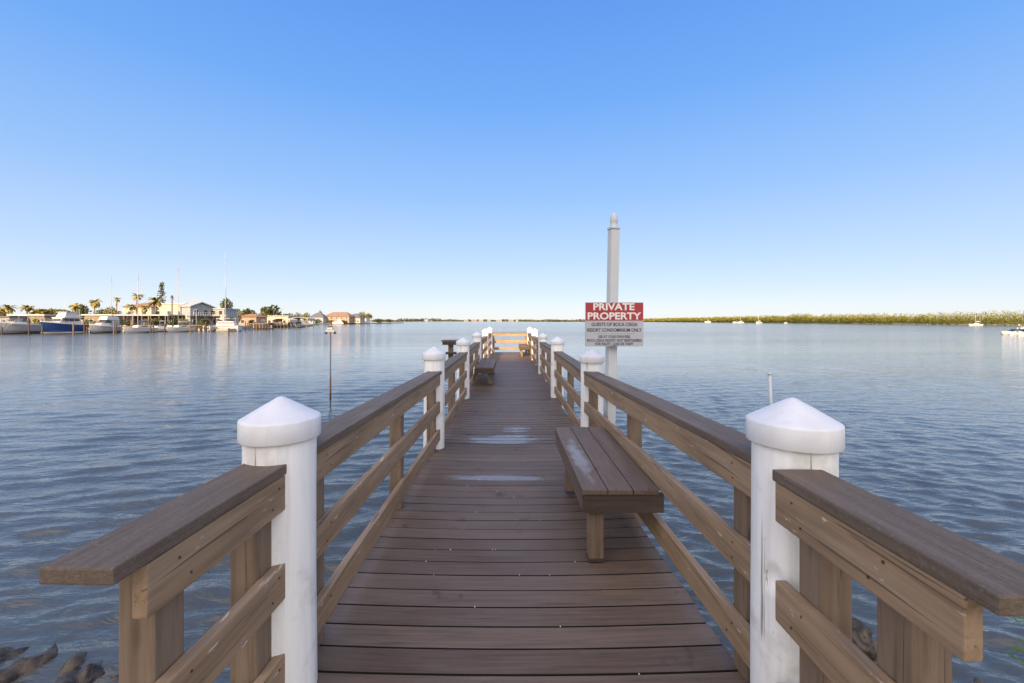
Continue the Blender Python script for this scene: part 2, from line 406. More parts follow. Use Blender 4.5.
# ------------------------------------------------------------------ ground: the bank behind the camera and the marina's spit
bm = NB()
ys = [-400, -60, -14, -3, 0, .8, 1.6, 2.4, 3.2, 4.5, 7]
zs = [.3, .1, -.05, -.15, -.25, -.45, -.72, -.98, -1.25, -1.6, -2.2]
xs = [-900, -200, -60] + list(np.linspace(-20, 20, 41)) + [60, 200, 900]
g = [[bm.verts.new((x, y + (.25 * math.sin(x * .7) if y > -2 else 0), z + (.05 * noise.noise((x, y, 0)) if -2 < y else 0))) for x in xs] for y, z in zip(ys, zs)]
for a, b_ in zip(g, g[1:]):
    for k in range(len(xs) - 1): bm.faces.new((a[k], a[k + 1], b_[k + 1], b_[k]))
structure(obj('shore_ground', bm, 'sand', smooth=True))

bm = NB()
front = [(-500, 97), (0, 101), (130, 108), (228, 121), (236, 124), (262, 158), (302, 182), (312, 215), (316, 330), (372, 395), (386, 430), (404, 520)]
fp = [(WX(p, d), d) for p, d in front]
poly = fp + [(WX(402, 560), 560), (WX(340, 640), 640), (-500, 640), (-1500, 400), (-1500, 200)]
prism(bm, poly, 'z', WZ - 1.5, WZ + .75)
structure(obj('spit_ground', bm, 'sand'))

# ------------------------------------------------------------------ pier
def zd(y):
    return .07 * max(0.0, min(1.0, (5.2 - y) / 3.6)) * 1.15
XL, XR = -.90, .972
t = thing('pier_deck', 'brown plank pier walkway running straight out over the bay', 'pier')
bm = NB(); y = -3.0; k = 0
while y < 21.25:
    sag = .020
    j = random.uniform(-.006, .006); dz = random.uniform(-.0010, .0010); x0, x1 = XL + j, XR + j
    n = 12; y0, y1 = y + .0065, y + .1385
    top = []
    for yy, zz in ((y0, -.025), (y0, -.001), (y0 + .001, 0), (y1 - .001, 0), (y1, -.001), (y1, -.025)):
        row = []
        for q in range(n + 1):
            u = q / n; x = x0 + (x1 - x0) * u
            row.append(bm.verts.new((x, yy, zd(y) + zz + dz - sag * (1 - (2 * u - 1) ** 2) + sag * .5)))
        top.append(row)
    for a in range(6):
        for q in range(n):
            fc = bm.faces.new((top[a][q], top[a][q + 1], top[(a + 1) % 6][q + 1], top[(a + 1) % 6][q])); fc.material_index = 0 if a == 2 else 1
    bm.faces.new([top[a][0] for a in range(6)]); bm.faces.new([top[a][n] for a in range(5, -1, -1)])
    y += .145
obj('deck_boards', bm, 'deck', t).data.materials.append(plain('gap_shade_board_sides', (.012, .009, .008), .9, .3, 6))  # near-black colour on the board sides paints the shade inside the gaps
for x in (-.84, -.05, .88):
    bm = NB(); bx(bm, x - .03, x + .03, -3, 1.6, -.22, .02, .004); obj('joist', bm, 'darkwood', t)
    bm = NB(); bx(bm, x - .03, x + .03, 1.6, 21.2, -.26, -.055, .004); obj('joist', bm, 'darkwood', t)
for yy in (3.4, 5.2, 8.5, 12.5, 16.75, 20.3):
    bm = NB(); bx(bm, -1.0, 1.1, yy - .15, yy - .11, -.45, -.27, .004); obj('cross_beam', bm, 'darkwood', t)
# pale crumbs and screw heads lying in the board gaps
bm = NB()
for k in range(80):
    yy = -3 + .145 * random.randint(32, 70); xx = random.uniform(-.75, .85)
    s = random.uniform(.002, .0045)
    r = bmesh.ops.create_icosphere(bm, subdivisions=1, radius=s)
    for v in r['verts']: v.co += Vector((xx, yy + random.uniform(-.004, .004), zd(yy) - .004))
co = obj('shell_crumbs', bm, 'crumb', t); co['kind'] = 'stuff'

def make_piling(loc, label, top=1.25, rr=.125, first=[None]):
    if first[0] is None:
        r = thing('pier_piling', label, 'piling', loc, 0, 'white pier pilings')
        bm = NB(); prof = []
        for k in range(141):
            z = -1.75 + k * (1.75 + 1.11) / 140
            prof.append((.125 + .008 * (1.0 - (z + 1.75) / 2.9), z))
        lathe(bm, prof, 80)
        for v in bm.verts:
            d = Vector((v.co.x, v.co.y, 0)); a = math.atan2(v.co.y, v.co.x)
            v.co += d.normalized() * (.004 * noise.noise((v.co.x * 6, v.co.y * 6, v.co.z * 1.2)) + .0025 * noise.noise((v.co.x * 25, v.co.y * 25, v.co.z * .8)))
        obj('shaft', bm, 'pile', r, True)
        bm = NB()
        lathe(bm, [(.128, 1.085), (.141, 1.085), (.142, 1.087), (.1415, 1.158), (.1395, 1.1625), (.132, 1.1665), (.066, 1.2085), (.014, 1.240), (.005, 1.2432), (0, 1.244)], 64)
        obj('cap', bm, 'pilecap', r, True)
        first[0] = r
    else:
        r = dup(first[0], loc, random.uniform(0, 6.28), label)
    r.scale = (rr / .125, rr / .125, 1)
    r.location = (loc[0], loc[1], loc[2] + top - 1.244)
    return r
PL = [(-.905, 1.70, 1.250, .130), (-.905, 5.22, 1.240, .125), (-.90, 8.55, 1.225, .125), (-.90, 12.4, 1.24, .125), (-.90, 16.9, 1.25, .125), (-.88, 20.55, 1.27, .125)]
PR = [(1.034, 1.55, 1.272, .132), (1.035, 5.27, 1.20, .135), (1.0, 8.65, 1.235, .130), (1.02, 12.5, 1.20, .13), (1.05, 16.8, 1.26, .125), (1.04, 20.5, 1.27, .125)]
LL = ['nearest white piling on the left, its grey-white cap beside the shore railing', 'second white piling along the left railing, with clear water behind its cap',
      'third white piling along the left railing, just before the left bench', 'shaded white piling at the back end of the left bench',
      'sunlit white piling on the left, one before the corner of the pier head', 'sunlit white corner piling at the left end of the far cross rail']
LR = ['nearest white piling on the right, cracked and dented, largest of all', 'white piling on the right beside the private property sign',
      'third white piling along the right railing, beyond the sign', 'fourth white piling along the right railing, last one in shade',
      'sunlit white piling on the right, in front of the far bench', 'sunlit white corner piling at the right end of the far cross rail']
for p, l in zip(PL, LL): make_piling((p[0], p[1], 0), l, p[2], p[3])
right = [make_piling((p[0], p[1], 0), l, p[2], p[3]) for p, l in zip(PR, LR)]
r1 = right[0]; r1.rotation_euler = (0, 0, 0)
sh = [c for c in r1.children if c.name.startswith('shaft')][0]; sh.data = sh.data.copy()
for (ax, ay, zz, wr_, hr_, dp) in ((-.86, -.51, .655, .030, .045, .020), (-.5, -.86, .35, .02, .03, .008)):
    a0 = math.atan2(ay, ax)
    for v in sh.data.vertices:
        da = (math.atan2(v.co.y, v.co.x) - a0 + math.pi) % (2 * math.pi) - math.pi
        q = (da * .13 / wr_) ** 2 + ((v.co.z + r1.location.z - zz) / hr_) ** 2
        if q < 1:
            f_ = 1 - dp / .13 * (1 - q) ** .6
            v.co.x *= f_; v.co.y *= f_

def railing(label, loc, rz, L, s, zs0, zs1, posts, cap_ext=(0, 0), rail_ext=(0, 0), over=.012, capw=.165, lift=0.0):
    """built along local +Y from 0 to L; the walkway is on the -s side of local x=0; rails lie from 0 outward"""
    t = thing('pier_railing', label, 'railing', loc, rz, 'wooden railing sections of the pier')
    sl = (zs1 - zs0) / L
    def sx(a, b_): return (min(s * a, s * b_), max(s * a, s * b_))
    def fin(bm, j=0):
        for v in bm.verts: v.co.z += zs0 + sl * v.co.y + j
        return bm
    def boxr(a, b_, y0, y1, z0, z1, bev=.005):
        bm = NB(); x0, x1 = sx(a, b_); bx(bm, x0, x1, y0, y1, z0, z1, bev)
        n = max(1, int((y1 - y0) / .3))
        return bm
    def rj(): return random.uniform(-.004, .004)
    y0, y1 = rail_ext[0], L + rail_ext[1]
    c0, c1 = cap_ext[0], L + cap_ext[1]
    obj('cap_rail', fin(boxr(-over, capw - over, c0, c1, .907, .945, .005), rj() * .3), 'cap', t)
    fascia = obj('top_rail', fin(boxr(0, .038, y0, y1, .775, .905)), 'rail', t)
    obj('middle_rail', fin(boxr(0, .038, y0, y1, .445, .578), rj()), 'rail', t)
    obj('bottom_rail', fin(boxr(0, .038, y0, y1, .112, .243), rj()), 'rail', t)
    for py, zb in posts:
        bm = boxr(.040, .135, py - .0475, py + .0475, zb, .905, .006)
        for v in bm.verts: v.co.z += (zs0 + sl * py)
        obj('post', bm, 'post', t)
    bm = NB()
    for py, zb in posts:
        if py < -.5 or py > 6: continue
        for zc in (.81, .87, .48, .545, .15, .21):
            x = -s * .0005
            for dy in (random.choice((-.022, .02)),):
                tube(bm, (x, py + dy + rj(), zc + zs0 + sl * py), (x - s * .0012, py + dy, zc + zs0 + sl * py), .0042, n=8)
    if len(bm.verts):
        sc = obj('screw_heads', bm, 'screw', t); sc['kind'] = 'stuff'
    else: bm.free()
    return t
zb = -.35
# left side: rail planes at x = -.82, walkway to the right -> rails extend outward with s=-1
G = 'wooden railing sections of the pier'
railing('short brown railing section at the lower left corner, its cap rail cut off square', (-.848, .912, 0), R(-1.4), .778, -1, .075, .07, [(.203, -1.2), (.618, -1.2)], cap_ext=(0, -.02), rail_ext=(.088, -.06), over=.004)
railing('brown railing section between the first and second left pilings', (-.815, 1.72, 0), 0, 3.46, -1, .086, .003, [(.22, zb), (1.74, zb), (3.30, zb)], over=.016)
railing('brown railing section between the second and third left pilings', (-.815, 5.25, 0), 0, 3.28, -1, 0, -.01, [(.2, zb), (1.6, zb), (3.1, zb)], over=.016)
railing('brown railing section behind the bench on the left of the pier', (-.815, 8.58, 0), 0, 3.80, -1, -.01, 0, [(.2, zb), (1.9, zb), (3.62, zb)])
railing('shaded brown railing section just past the left bench', (-.815, 12.43, 0), 0, 4.45, -1, 0, .02, [(.2, zb), (2.2, zb), (4.28, zb)])
railing('sunlit railing section on the left edge of the pier head', (-.80, 16.93, 0), 0, 3.6, -1, .02, .04, [(.2, zb), (1.8, zb), (3.4, zb)])
railing('short brown railing section at the lower right corner, its beam end showing', (.885, .765, 0), R(0), .66, 1, .112, .112, [(.260, -1.2), (.545, -1.2)], cap_ext=(0, 0), rail_ext=(.062, -.01), over=.004)
railing('brown railing section behind the nearest bench on the right', (.925, 1.56, 0), 0, 3.67, 1, .102, -.006, [(.22, zb), (1.86, zb), (3.51, zb)], over=.004)
railing('brown railing section on the right just beyond the private property sign', (.925, 5.30, 0), 0, 3.34, 1, -.01, 0, [(.2, zb), (1.6, zb), (3.15, zb)])
railing('brown railing section between third and fourth right pilings', (.925, 8.68, 0), 0, 3.8, 1, 0, 0, [(.2, zb), (1.9, zb), (3.6, zb)])
railing('brown railing section on the right where the shade meets the sunlight', (.93, 12.53, 0), 0, 4.25, 1, 0, .02, [(.2, zb), (2.1, zb), (4.05, zb)])
railing('sunlit railing section behind the far bench on the pier head', (.94, 16.83, 0), 0, 3.65, 1, .02, .04, [(.2, zb), (1.8, zb), (3.45, zb)])
railing('sunlit cross railing closing the far end of the pier', (-.86, 20.60, 0), R(-90), 1.90, -1, .05, .05, [(.16, zb), (1.74, zb)])

def bench(label, loc, rz, L, W=.485, flip=False, right_legs=False, seat='seat', h=.455):
    """built along local +Y, walkway side at local x = 0, railing side at x = W; origin on the deck"""
    t = thing('bench', label, 'bench', loc, rz, 'low plank benches along the pier')
    bm = NB(); n = 3; bw = W / n
    for k in range(n):
        bx(bm, k * bw + .003, (k + 1) * bw - .003, 0, L, h - .030, h, .004)
    obj('seat', bm, seat, t)
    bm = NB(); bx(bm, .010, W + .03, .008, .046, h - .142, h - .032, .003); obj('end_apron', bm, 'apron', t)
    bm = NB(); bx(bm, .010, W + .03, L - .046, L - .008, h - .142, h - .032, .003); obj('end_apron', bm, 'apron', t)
    bm = NB(); bx(bm, .008, .046, .048, L - .048, h - .150, h - .032, .003); obj('side_apron', bm, 'seat', t)
    for fy in (.07, L - .42):
        for fx in ((.055, W - .09) if right_legs else (.055,)):
            bm = NB(); bx(bm, fx, fx + .09, fy, fy + .09, .002, h - .034, .005)
            leg = obj('leg', bm, 'post', t)
            bm = NB(); bx(bm, fx - .004, fx + .094, fy - .004, fy + .094, .001, .022, .002); obj('post_base', bm, 'screw', leg)
    return t
bench('brown plank bench on the right, nearest the camera, with a pale worn patch', (.445, 2.56, .064), 0, 1.53, W=.465, right_legs=False, seat='seatworn', h=.472)
bench('shaded plank bench on the left between third and fourth pilings', (-.335, 12.55, .006), R(180), 2.55, W=.43)
bench('sunlit plank bench in the far right corner of the pier head', (.50, 18.4, .006), 0, 1.9, W=.43)

# fish cleaning table left of the pier
t = thing('fish_cleaning_table', 'small brown T shaped table on a post in the water left of the railing', 'table', (-1.34, 10.0, 0))
bm = NB(); bx(bm, -.20, .20, -.2, .2, 1.075, 1.105, .004); obj('tabletop', bm, 'cap', t)
bm = NB(); bx(bm, -.17, .17, -.2, .2, 1.0, 1.073, .004); obj('apron', bm, 'apron', t)
bm = NB(); bx(bm, -.055, .055, -.055, .055, -1.7, 1.0, .005); obj('post', bm, 'post', t)
bm = NB(); bx(bm, -.13, .13, -.18, .18, .78, .815, .004); obj('shelf', bm, 'apron', t)

# ------------------------------------------------------------------ sign on its post
t = thing('sign_post', 'tall pale grey square vinyl post with pointed finial holding the sign', 'post', (1.093, 4.625, 0))
t.rotation_euler = (R(.4), R(1.1), R(12))
bm = NB(); bx(bm, -.049, .049, -.049, .049, -1.7, 2.535, .006)
for v in bm.verts:
    f = .92 + .06 * max(0, (v.co.z - .9)) / 1.6
    v.co.x *= f; v.co.y *= f
obj('pole', bm, 'vinyl', t)
bm = NB(); bx(bm, -.054, .054, -.054, .054, 2.50, 2.525, .006)
lathe(bm, [(.042, 2.52), (.042, 2.545), (.034, 2.55), (.041, 2.575), (.043, 2.60), (.040, 2.63), (.030, 2.66), (.018, 2.68), (0, 2.688)], 24)
for v in bm.verts: v.co.z += .038
obj('finial', bm, 'vinyl', t, True)
bm = NB(); bx(bm, -.03, .03, -.125, -.046, 1.50, 1.56, .001); obj('bracket', bm, 'signback', t)

def letters(s, size, x, z, w_max, mat, parent, y, bold=.0):
    cu = bpy.data.curves.new('lettering', 'FONT'); cu.body = s; cu.size = size; cu.align_x = 'CENTER'
    cu.extrude = .0006; cu.offset = bold; cu.resolution_u = 4
    tmp = bpy.data.objects.new('lettering', cu); C.objects.link(tmp)
    dg = bpy.context.evaluated_depsgraph_get(); dg.update()
    me = bpy.data.meshes.new_from_object(tmp.evaluated_get(dg))
    bpy.data.objects.remove(tmp); bpy.data.curves.remove(cu)
    co = np.array([v.co[:] for v in me.vertices])
    wd = co[:, 0].max() - co[:, 0].min(); cx = (co[:, 0].max() + co[:, 0].min()) / 2
    f = w_max / wd
    for v in me.vertices: v.co = Vector(((v.co.x - cx) * f + x, y - v.co.z, v.co.y + z))
    me.materials.clear(); me.materials.append(M[mat])
    o = bpy.data.objects.new('lettering', me); C.objects.link(o); o.parent = parent
    return o
sx_, sz_, sy_ = (614.3 - CX) / F * 4.49, WH(324.3, 4.49), 4.485
t = thing('sign', 'red and grey PRIVATE PROPERTY sign fixed to the tall post', 'sign', (sx_, sy_, sz_))
t.rotation_euler = (0, R(0), R(1))
W2, H2 = .3075, .231
bm = NB(); bx(bm, -W2, W2, 0, .004, -H2, H2, .001); obj('sign_sheet', bm, 'signback', t)
bm = NB(); bx(bm, -W2 + .008, W2 - .004, -.003, -.0005, H2 - .192, H2 - .004); obj('red_panel', bm, 'signred', t)
bm = NB(); bx(bm, -W2 + .008, W2 - .004, -.003, -.0005, -H2 + .004, H2 - .194); obj('grey_panel', bm, 'signgrey', t)
letters('PRIVATE', .1, -.005, H2 - .080, .435, 'signwhite', t, -.0042, .003)
letters('PROPERTY', .1, .0, H2 - .177, .565, 'signwhite', t, -.0042, .003)
letters('GUESTS OF BOCA CIEGA', .05, .0, -.018, .485, 'signink', t, -.0042, .0012)
letters('RESORT CONDOMINIUM ONLY', .05, .0, -.077, .575, 'signink', t, -.0042, .0012)
letters('USE AT YOUR OWN RISK,', .04, .0, -.143, .345, 'signink', t, -.0042, .0009)
letters('BOCA CIEGA RESORT NOT RESPONSIBLE', .04, .0, -.182, .578, 'signink', t, -.0042, .0009)
letters('FOR INJURY, LOSS OR THEFT', .04, .0, -.219, .405, 'signink', t, -.0042, .0009)
bm = NB(); bx(bm, -.22, .22, -.0042, -.003, -.1005, -.0985); obj('rule_line', bm, 'signink', t)
for zz in (H2 - .094, -H2 + .011):
    bm = NB(); tube(bm, (.0, -.003, zz), (.0, -.007, zz), .007, n=12); obj('bolt', bm, 'screw', t)

# marker stakes standing in the water
t = thing('marker_stake', 'thin marker stake in the water on the left, topped by small white fitting', 'stake', (WX(330.3, 13.2), 13.2, WZ))
bm = NB(); tube(bm, (0, 0, -.8), (0, 0, 2.25), .022, .018); obj('pole', bm, 'stake', t, True)
bm = NB(); tube(bm, (0, 0, .15), (0, 0, .85), .028, .026); obj('rusty_sleeve', bm, 'rust', t, True)
bm = NB(); bx(bm, -.14, .14, -.05, .05, 2.25, 2.33, .02); bx(bm, -.09, .09, -.06, .06, 2.33, 2.40, .02); obj('fitting', bm, 'white', t)
bm = NB(); bx(bm, -.06, .06, -.04, .04, 2.402, 2.44, .01); obj('dark_lid', bm, 'darkwood', t)
for x_ in (-.17, .10):
    bm = NB(); bx(bm, x_, x_ + .07, -.03, .03, 2.20, 2.26, .01); obj('clip', bm, 'darkwood', t)
t = thing('plastic_stake', 'short white plastic pipe sticking out of the water behind the right piling', 'stake', (WX(770.5, 12.5), 12.5, WZ))
bm = NB(); tube(bm, (.05, 0, -.8), (-.02, 0, 1.02), .046, .046, 14); obj('pipe', bm, 'vinyl', t, True)
bm = NB(); tube(bm, (-.02, 0, 1.02), (-.022, 0, 1.09), .056, .056, 14); obj('pipe_cap', bm, 'vinyl', t, True)

# ------------------------------------------------------------------ riprap rocks and a plant
def rock(name, loc, size, seed, label):
    bm = NB(); bmesh.ops.create_icosphere(bm, subdivisions=4, radius=1)
    off = Vector((seed * 3.1, seed * 1.7, seed * .9))
    for v in bm.verts:
        p = v.co.copy()
        d = .30 * noise.noise(p * 1.1 + off) + .20 * noise.noise(p * 2.6 + off) + .10 * noise.noise(p * 6 + off) + .06 * noise.noise(p * 13 + off) - .16 * abs(noise.noise(p * 3.7 - off))
        cell = noise.voronoi(p * 1.4 + off)[0][0]
        v.co = p * (1 + d - .28 * cell)
        v.co = Vector((v.co.x * size[0], v.co.y * size[1], v.co.z * size[2]))
    o = obj(name, bm, 'rock', None, True); o.location = loc; o.rotation_euler = (0, 0, seed)
    tag(o, label, 'rock', 'riprap rocks along the shore')
spots = [(-3.55, 3.12, -1.02, .38, .26, .22, 'dark wet rock second from the left edge, highest of the lower left cluster'),
         (-3.05, 3.06, -1.02, .30, .22, .22, 'dark rounded rock in the lower left cluster next to the end post'),
         (-3.45, 3.5, -1.10, .34, .2, .15, 'flat brown rock behind the lower left cluster'),
         (-3.95, 3.22, -1.03, .34, .24, .2, 'mossy rock cut by the left edge of the view'),
         (-3.25, 3.18, -1.06, .36, .26, .20, 'mossy brown rock breaking the surface at the bottom left corner of the water'),
         (-2.82, 3.16, -1.08, .26, .2, .20, 'brown rock beside the left end post, wet top above water'),
         (-3.28, 3.80, -1.17, .50, .24, .14, 'low rock mostly awash, farthest out on the lower left'),
         (-3.75, 3.45, -1.12, .3, .2, .14, 'small dark rock awash near the left edge of the view'),
         (-2.45, 3.02, -1.12, .3, .24, .2, 'dark wet rock seen between left rails and end post'),
         (-1.75, 2.55, -1.12, .3, .24, .2, 'dark rock in the shadow beside the nearest left piling'),
         (2.66, 3.28, -1.0, .22, .24, .30, 'grey brown pointed rock seen between the right rails'),
         (2.40, 2.72, -1.1, .32, .26, .24, 'dark rock low behind the nearest right rail'),
         (3.35, 3.02, -1.10, .26, .2, .13, 'dark wet rock awash at the lower right corner'),
         (2.95, 2.65, -1.08, .28, .24, .2, 'brown rock at the foot of the right end post')]
for k, (x, y, z, a, b_, c, l) in enumerate(spots): rock('rock', (x, y, z - (.125 if k < 10 else .03)), (a * .85, b_ * .9, c), k + 1.3, l)
t = thing('shore_plant', 'small green leafy plant at the lower right edge of the view', 'plant', (2.66, 1.95, -.68))
bm = NB()
for k in range(14):
    a = random.uniform(0, 6.28); tube(bm, (0, 0, -.2), (.16 * math.cos(a), .16 * math.sin(a), random.uniform(.5, .85)), .006, .003, 6)
obj('stems', bm, 'trunk', t)
bm = NB()
for k in range(170):
    a = random.uniform(0, 6.28); rr_ = random.uniform(.02, .21); z = random.uniform(.15, .92)
    p = Vector((rr_ * math.cos(a), rr_ * math.sin(a), z)); d = Vector((math.cos(a), math.sin(a), random.uniform(-.1, .8))).normalized()
    L = random.uniform(.05, .09); sdv = d.cross(Vector((0, 0, 1))).normalized() * L * .22
    v = [bm.verts.new(p), bm.verts.new(p + d * L * .5 + sdv + Vector((0, 0, .006))), bm.verts.new(p + d * L), bm.verts.new(p + d * L * .5 - sdv + Vector((0, 0, .006)))]
    bm.faces.new(v)
obj('leaves', bm, 'bushleaf', t)

# ------------------------------------------------------------------ vegetation builders
def cards(bm, c, rad, n, size, squash=1.0, hollow=.35):
    for _ in range(n):
        while True:
            p = Vector((random.uniform(-1, 1), random.uniform(-1, 1), random.uniform(-1, 1)))
            if hollow < p.length < 1: break
        q = Vector(c) + Vector((p.x * rad[0], p.y * rad[1], p.z * rad[2] * squash))
        u = Vector((random.gauss(0, 1), random.gauss(0, 1), random.gauss(0, 1))).normalized()
        v = u.orthogonal().normalized(); s = size * random.uniform(.6, 1.3)
        w2 = u.cross(v)
        bm.faces.new([bm.verts.new(q + (v * a + w2 * b_) * s) for a, b_ in ((-.5, -.2), (.1, -.5), (.55, .1), (0, .5))])
def tree(label, px, d, ytop, wpx, mat='leafdark', cat='tree', group='trees along the marina shore', low=.25, dens=1.0):
    base = WZ + .75; top = WH(ytop, d); Hh = top - base; Wd = wpx * d / F
    t = thing('broadleaf_tree', label, cat, (WX(px, d), d, base), random.uniform(0, 6), group)
    bm = NB(); tr = .05 * Hh + .05
    tube(bm, (0, 0, 0), (.1, 0, Hh * .45), tr, tr * .7, 8)
    for k in range(5):
        a = k * 1.26 + random.random(); tube(bm, (.1, 0, Hh * (.3 + .03 * k)), (Wd * .33 * math.cos(a), Wd * .33 * math.sin(a), Hh * random.uniform(.6, .85)), tr * .5, tr * .15, 6)
    obj('trunk', bm, 'trunk', t)
    bm = NB()
    for k in range(9):
        a = random.uniform(0, 6.28); rr_ = random.uniform(.1, .34) * Wd; z = Hh * random.uniform(low + .15, .80)
        s = random.uniform(.18, .27)
        cards(bm, (rr_ * math.cos(a), rr_ * math.sin(a), z), (Wd * s, Wd * s, Hh * .2), int(70 * dens), max(.35, Wd * .085))
    cards(bm, (0, 0, Hh * .80), (Wd * .22, Wd * .22, Hh * .2), int(80 * dens), max(.35, Wd * .085))
    obj('crown', bm, mat, t)
    return t
def palm(label, px, d, ytop, spread_px, bent=.4, nf=24, droop=1.0, mat='palmleaf'):
    base = WZ + .75; top = WH(ytop, d); Wd = spread_px * d / F / 2 * .98
    hub = top - Wd * .55 - base
    t = thing('palm_tree', label, 'palm', (WX(px, d), d, base), random.uniform(-.5, .5), 'palms along the marina shore')
    bm = NB(); pts = [Vector((bent * (u ** 2) - bent, 0, hub * u)) for u in (0, .25, .5, .75, 1)]
    for a, b_ in zip(pts, pts[1:]): tube(bm, a, b_, .20, .18, 8)
    obj('trunk', bm, 'trunk', t, True)
    bm = NB(); o = Vector((0, 0, hub))
    for k in range(nf):
        a = k * 2.4 + random.uniform(-.3, .3); el = random.uniform(-.35, 1.4)
        d0 = Vector((math.cos(a), math.sin(a), 0)); side = Vector((-math.sin(a), math.cos(a), 0))
        L = Wd * random.uniform(.9, 1.2); prev = None; p = o.copy(); e = el
        for s in range(7):
            wv = .13 * Wd * math.sin(math.pi * min(.97, (s + .6) / 7)) * 1.3 + .02
            cur = (bm.verts.new(p + side * wv - Vector((0, 0, wv * .6))), bm.verts.new(p), bm.verts.new(p - side * wv - Vector((0, 0, wv * .6))))
            if prev and s % 1 == 0:
                bm.faces.new((prev[0], prev[1], cur[1], cur[0])); bm.faces.new((prev[1], prev[2], cur[2], cur[1]))
            prev = cur
            p = p + (d0 * math.cos(e) + Vector((0, 0, math.sin(e)))) * L / 6.5
            e -= .30 * droop
    obj('crown', bm, mat, t)
    return t

# mangrove shore on the right: an unbroken wood, one mass
def mangrove():
    path = [(1110, 205), (1024, 247), (960, 290), (900, 345), (840, 430), (790, 540), (740, 700), (700, 900), (668, 1150), (640, 1500)]
    pts = [Vector((WX(p, d), d, 0)) for p, d in path]
    bm = NB()
    for a, b_ in zip(pts, pts[1:]):
        seg = (b_ - a); L = seg.length; nrm = Vector((-seg.y, seg.x, 0)).normalized() * -1
        if nrm.y < 0: nrm = -nrm
        step = max(1.6, a.y * .0075)
        for k in range(int(L / step)):
            p = a + seg * ((k + random.random()) * step / L)
            for row in range(4):
                q = p + nrm * (row * 4.5 + random.uniform(-1, 2) + 2)
                hh = (5.2, 6.8, 8.3, 9.6)[row] * (.90 if p.y < 330 else 1.0 if p.y < 450 else 1.18) * random.uniform(.9, 1.06) * (1 + .10 * noise.noise((q.x * .03, q.y * .03, 0))) * (1.0 if p.y < 500 else .95)
                s = max(.55, a.y * .0025)
                wd = max(2.6, step * 1.1) * random.uniform(.8, 1.2)
                cards(bm, (q.x, q.y, WZ + hh * .5), (wd * 1.1, wd * 1.1, hh * .48), 90, s * .8, 1.0, .30)
    o = obj('mangrove_wood', bm, 'mangrove'); o['kind'] = 'stuff'
    tag(o, 'unbroken band of golden green mangroves along the far right shore', 'mangroves')
    bm = NB(); front = [(p.x, p.y) for p in pts]
    prism(bm, front + [(2500, 2200), (1500, 200)], 'z', WZ - 1, WZ + .12)
    structure(obj('mangrove_ground', bm, 'sand'))
mangrove()

def far_shore():
    bm = NB()
    px = 372.0
    while px < 672:
        d = 1750 + 250 * math.sin(px * .03)
        hpx = 2.0 + .9 * noise.noise((px * .09, 2, 0)) + (1.2 if 400 < px < 440 else 0) - (.9 if px > 600 else 0)
        hh = max(2.5, hpx * d / F)
        cards(bm, (WX(px, d), d + random.uniform(0, 40), WZ + hh * .45), (9, 20, hh * .55), 16, 5.2, 1, .3)
        px += .8
    o = obj('far_shore_wood', bm, 'farwood'); o['kind'] = 'stuff'
    tag(o, 'thin dark line of trees along the far shore across the bay', 'trees')
    bm = NB()
    prism(bm, [(WX(366, 1700), 1700), (WX(675, 1700), 1700), (WX(690, 3000), 3000), (WX(350, 3000), 3000)], 'z', WZ - 1, WZ + .3)
    structure(obj('far_ground', bm, 'sand'))
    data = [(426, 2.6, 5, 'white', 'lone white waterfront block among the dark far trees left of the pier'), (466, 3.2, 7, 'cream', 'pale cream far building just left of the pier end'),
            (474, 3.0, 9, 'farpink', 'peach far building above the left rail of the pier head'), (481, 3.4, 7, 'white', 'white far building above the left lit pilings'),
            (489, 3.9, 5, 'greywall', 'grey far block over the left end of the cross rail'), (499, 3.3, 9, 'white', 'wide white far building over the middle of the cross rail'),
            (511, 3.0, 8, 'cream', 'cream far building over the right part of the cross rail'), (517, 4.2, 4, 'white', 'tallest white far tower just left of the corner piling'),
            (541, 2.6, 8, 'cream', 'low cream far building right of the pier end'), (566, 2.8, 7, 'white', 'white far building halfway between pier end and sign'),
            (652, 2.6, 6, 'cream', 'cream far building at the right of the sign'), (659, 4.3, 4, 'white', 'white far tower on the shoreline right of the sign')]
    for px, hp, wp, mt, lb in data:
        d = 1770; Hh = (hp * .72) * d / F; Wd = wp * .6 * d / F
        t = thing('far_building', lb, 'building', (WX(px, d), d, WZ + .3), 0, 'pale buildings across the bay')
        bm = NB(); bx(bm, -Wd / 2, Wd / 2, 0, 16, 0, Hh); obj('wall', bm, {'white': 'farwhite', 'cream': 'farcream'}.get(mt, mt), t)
        bm = NB(); bx(bm, -Wd / 2 - .6, Wd / 2 + .6, -.6, 16.6, Hh, Hh + 1.2); obj('roof', bm, 'roofgrey', t)
        nw = int(Wd / 5); fl = max(1, int(Hh / 4))
        for f in range(fl):
            bm = NB(); bx(bm, -Wd / 2 + 1.5, Wd / 2 - 1.5, -.15, .3, 1.2 + f * 4, 2.9 + f * 4); obj('window_band', bm, 'glass', t)
far_shore()

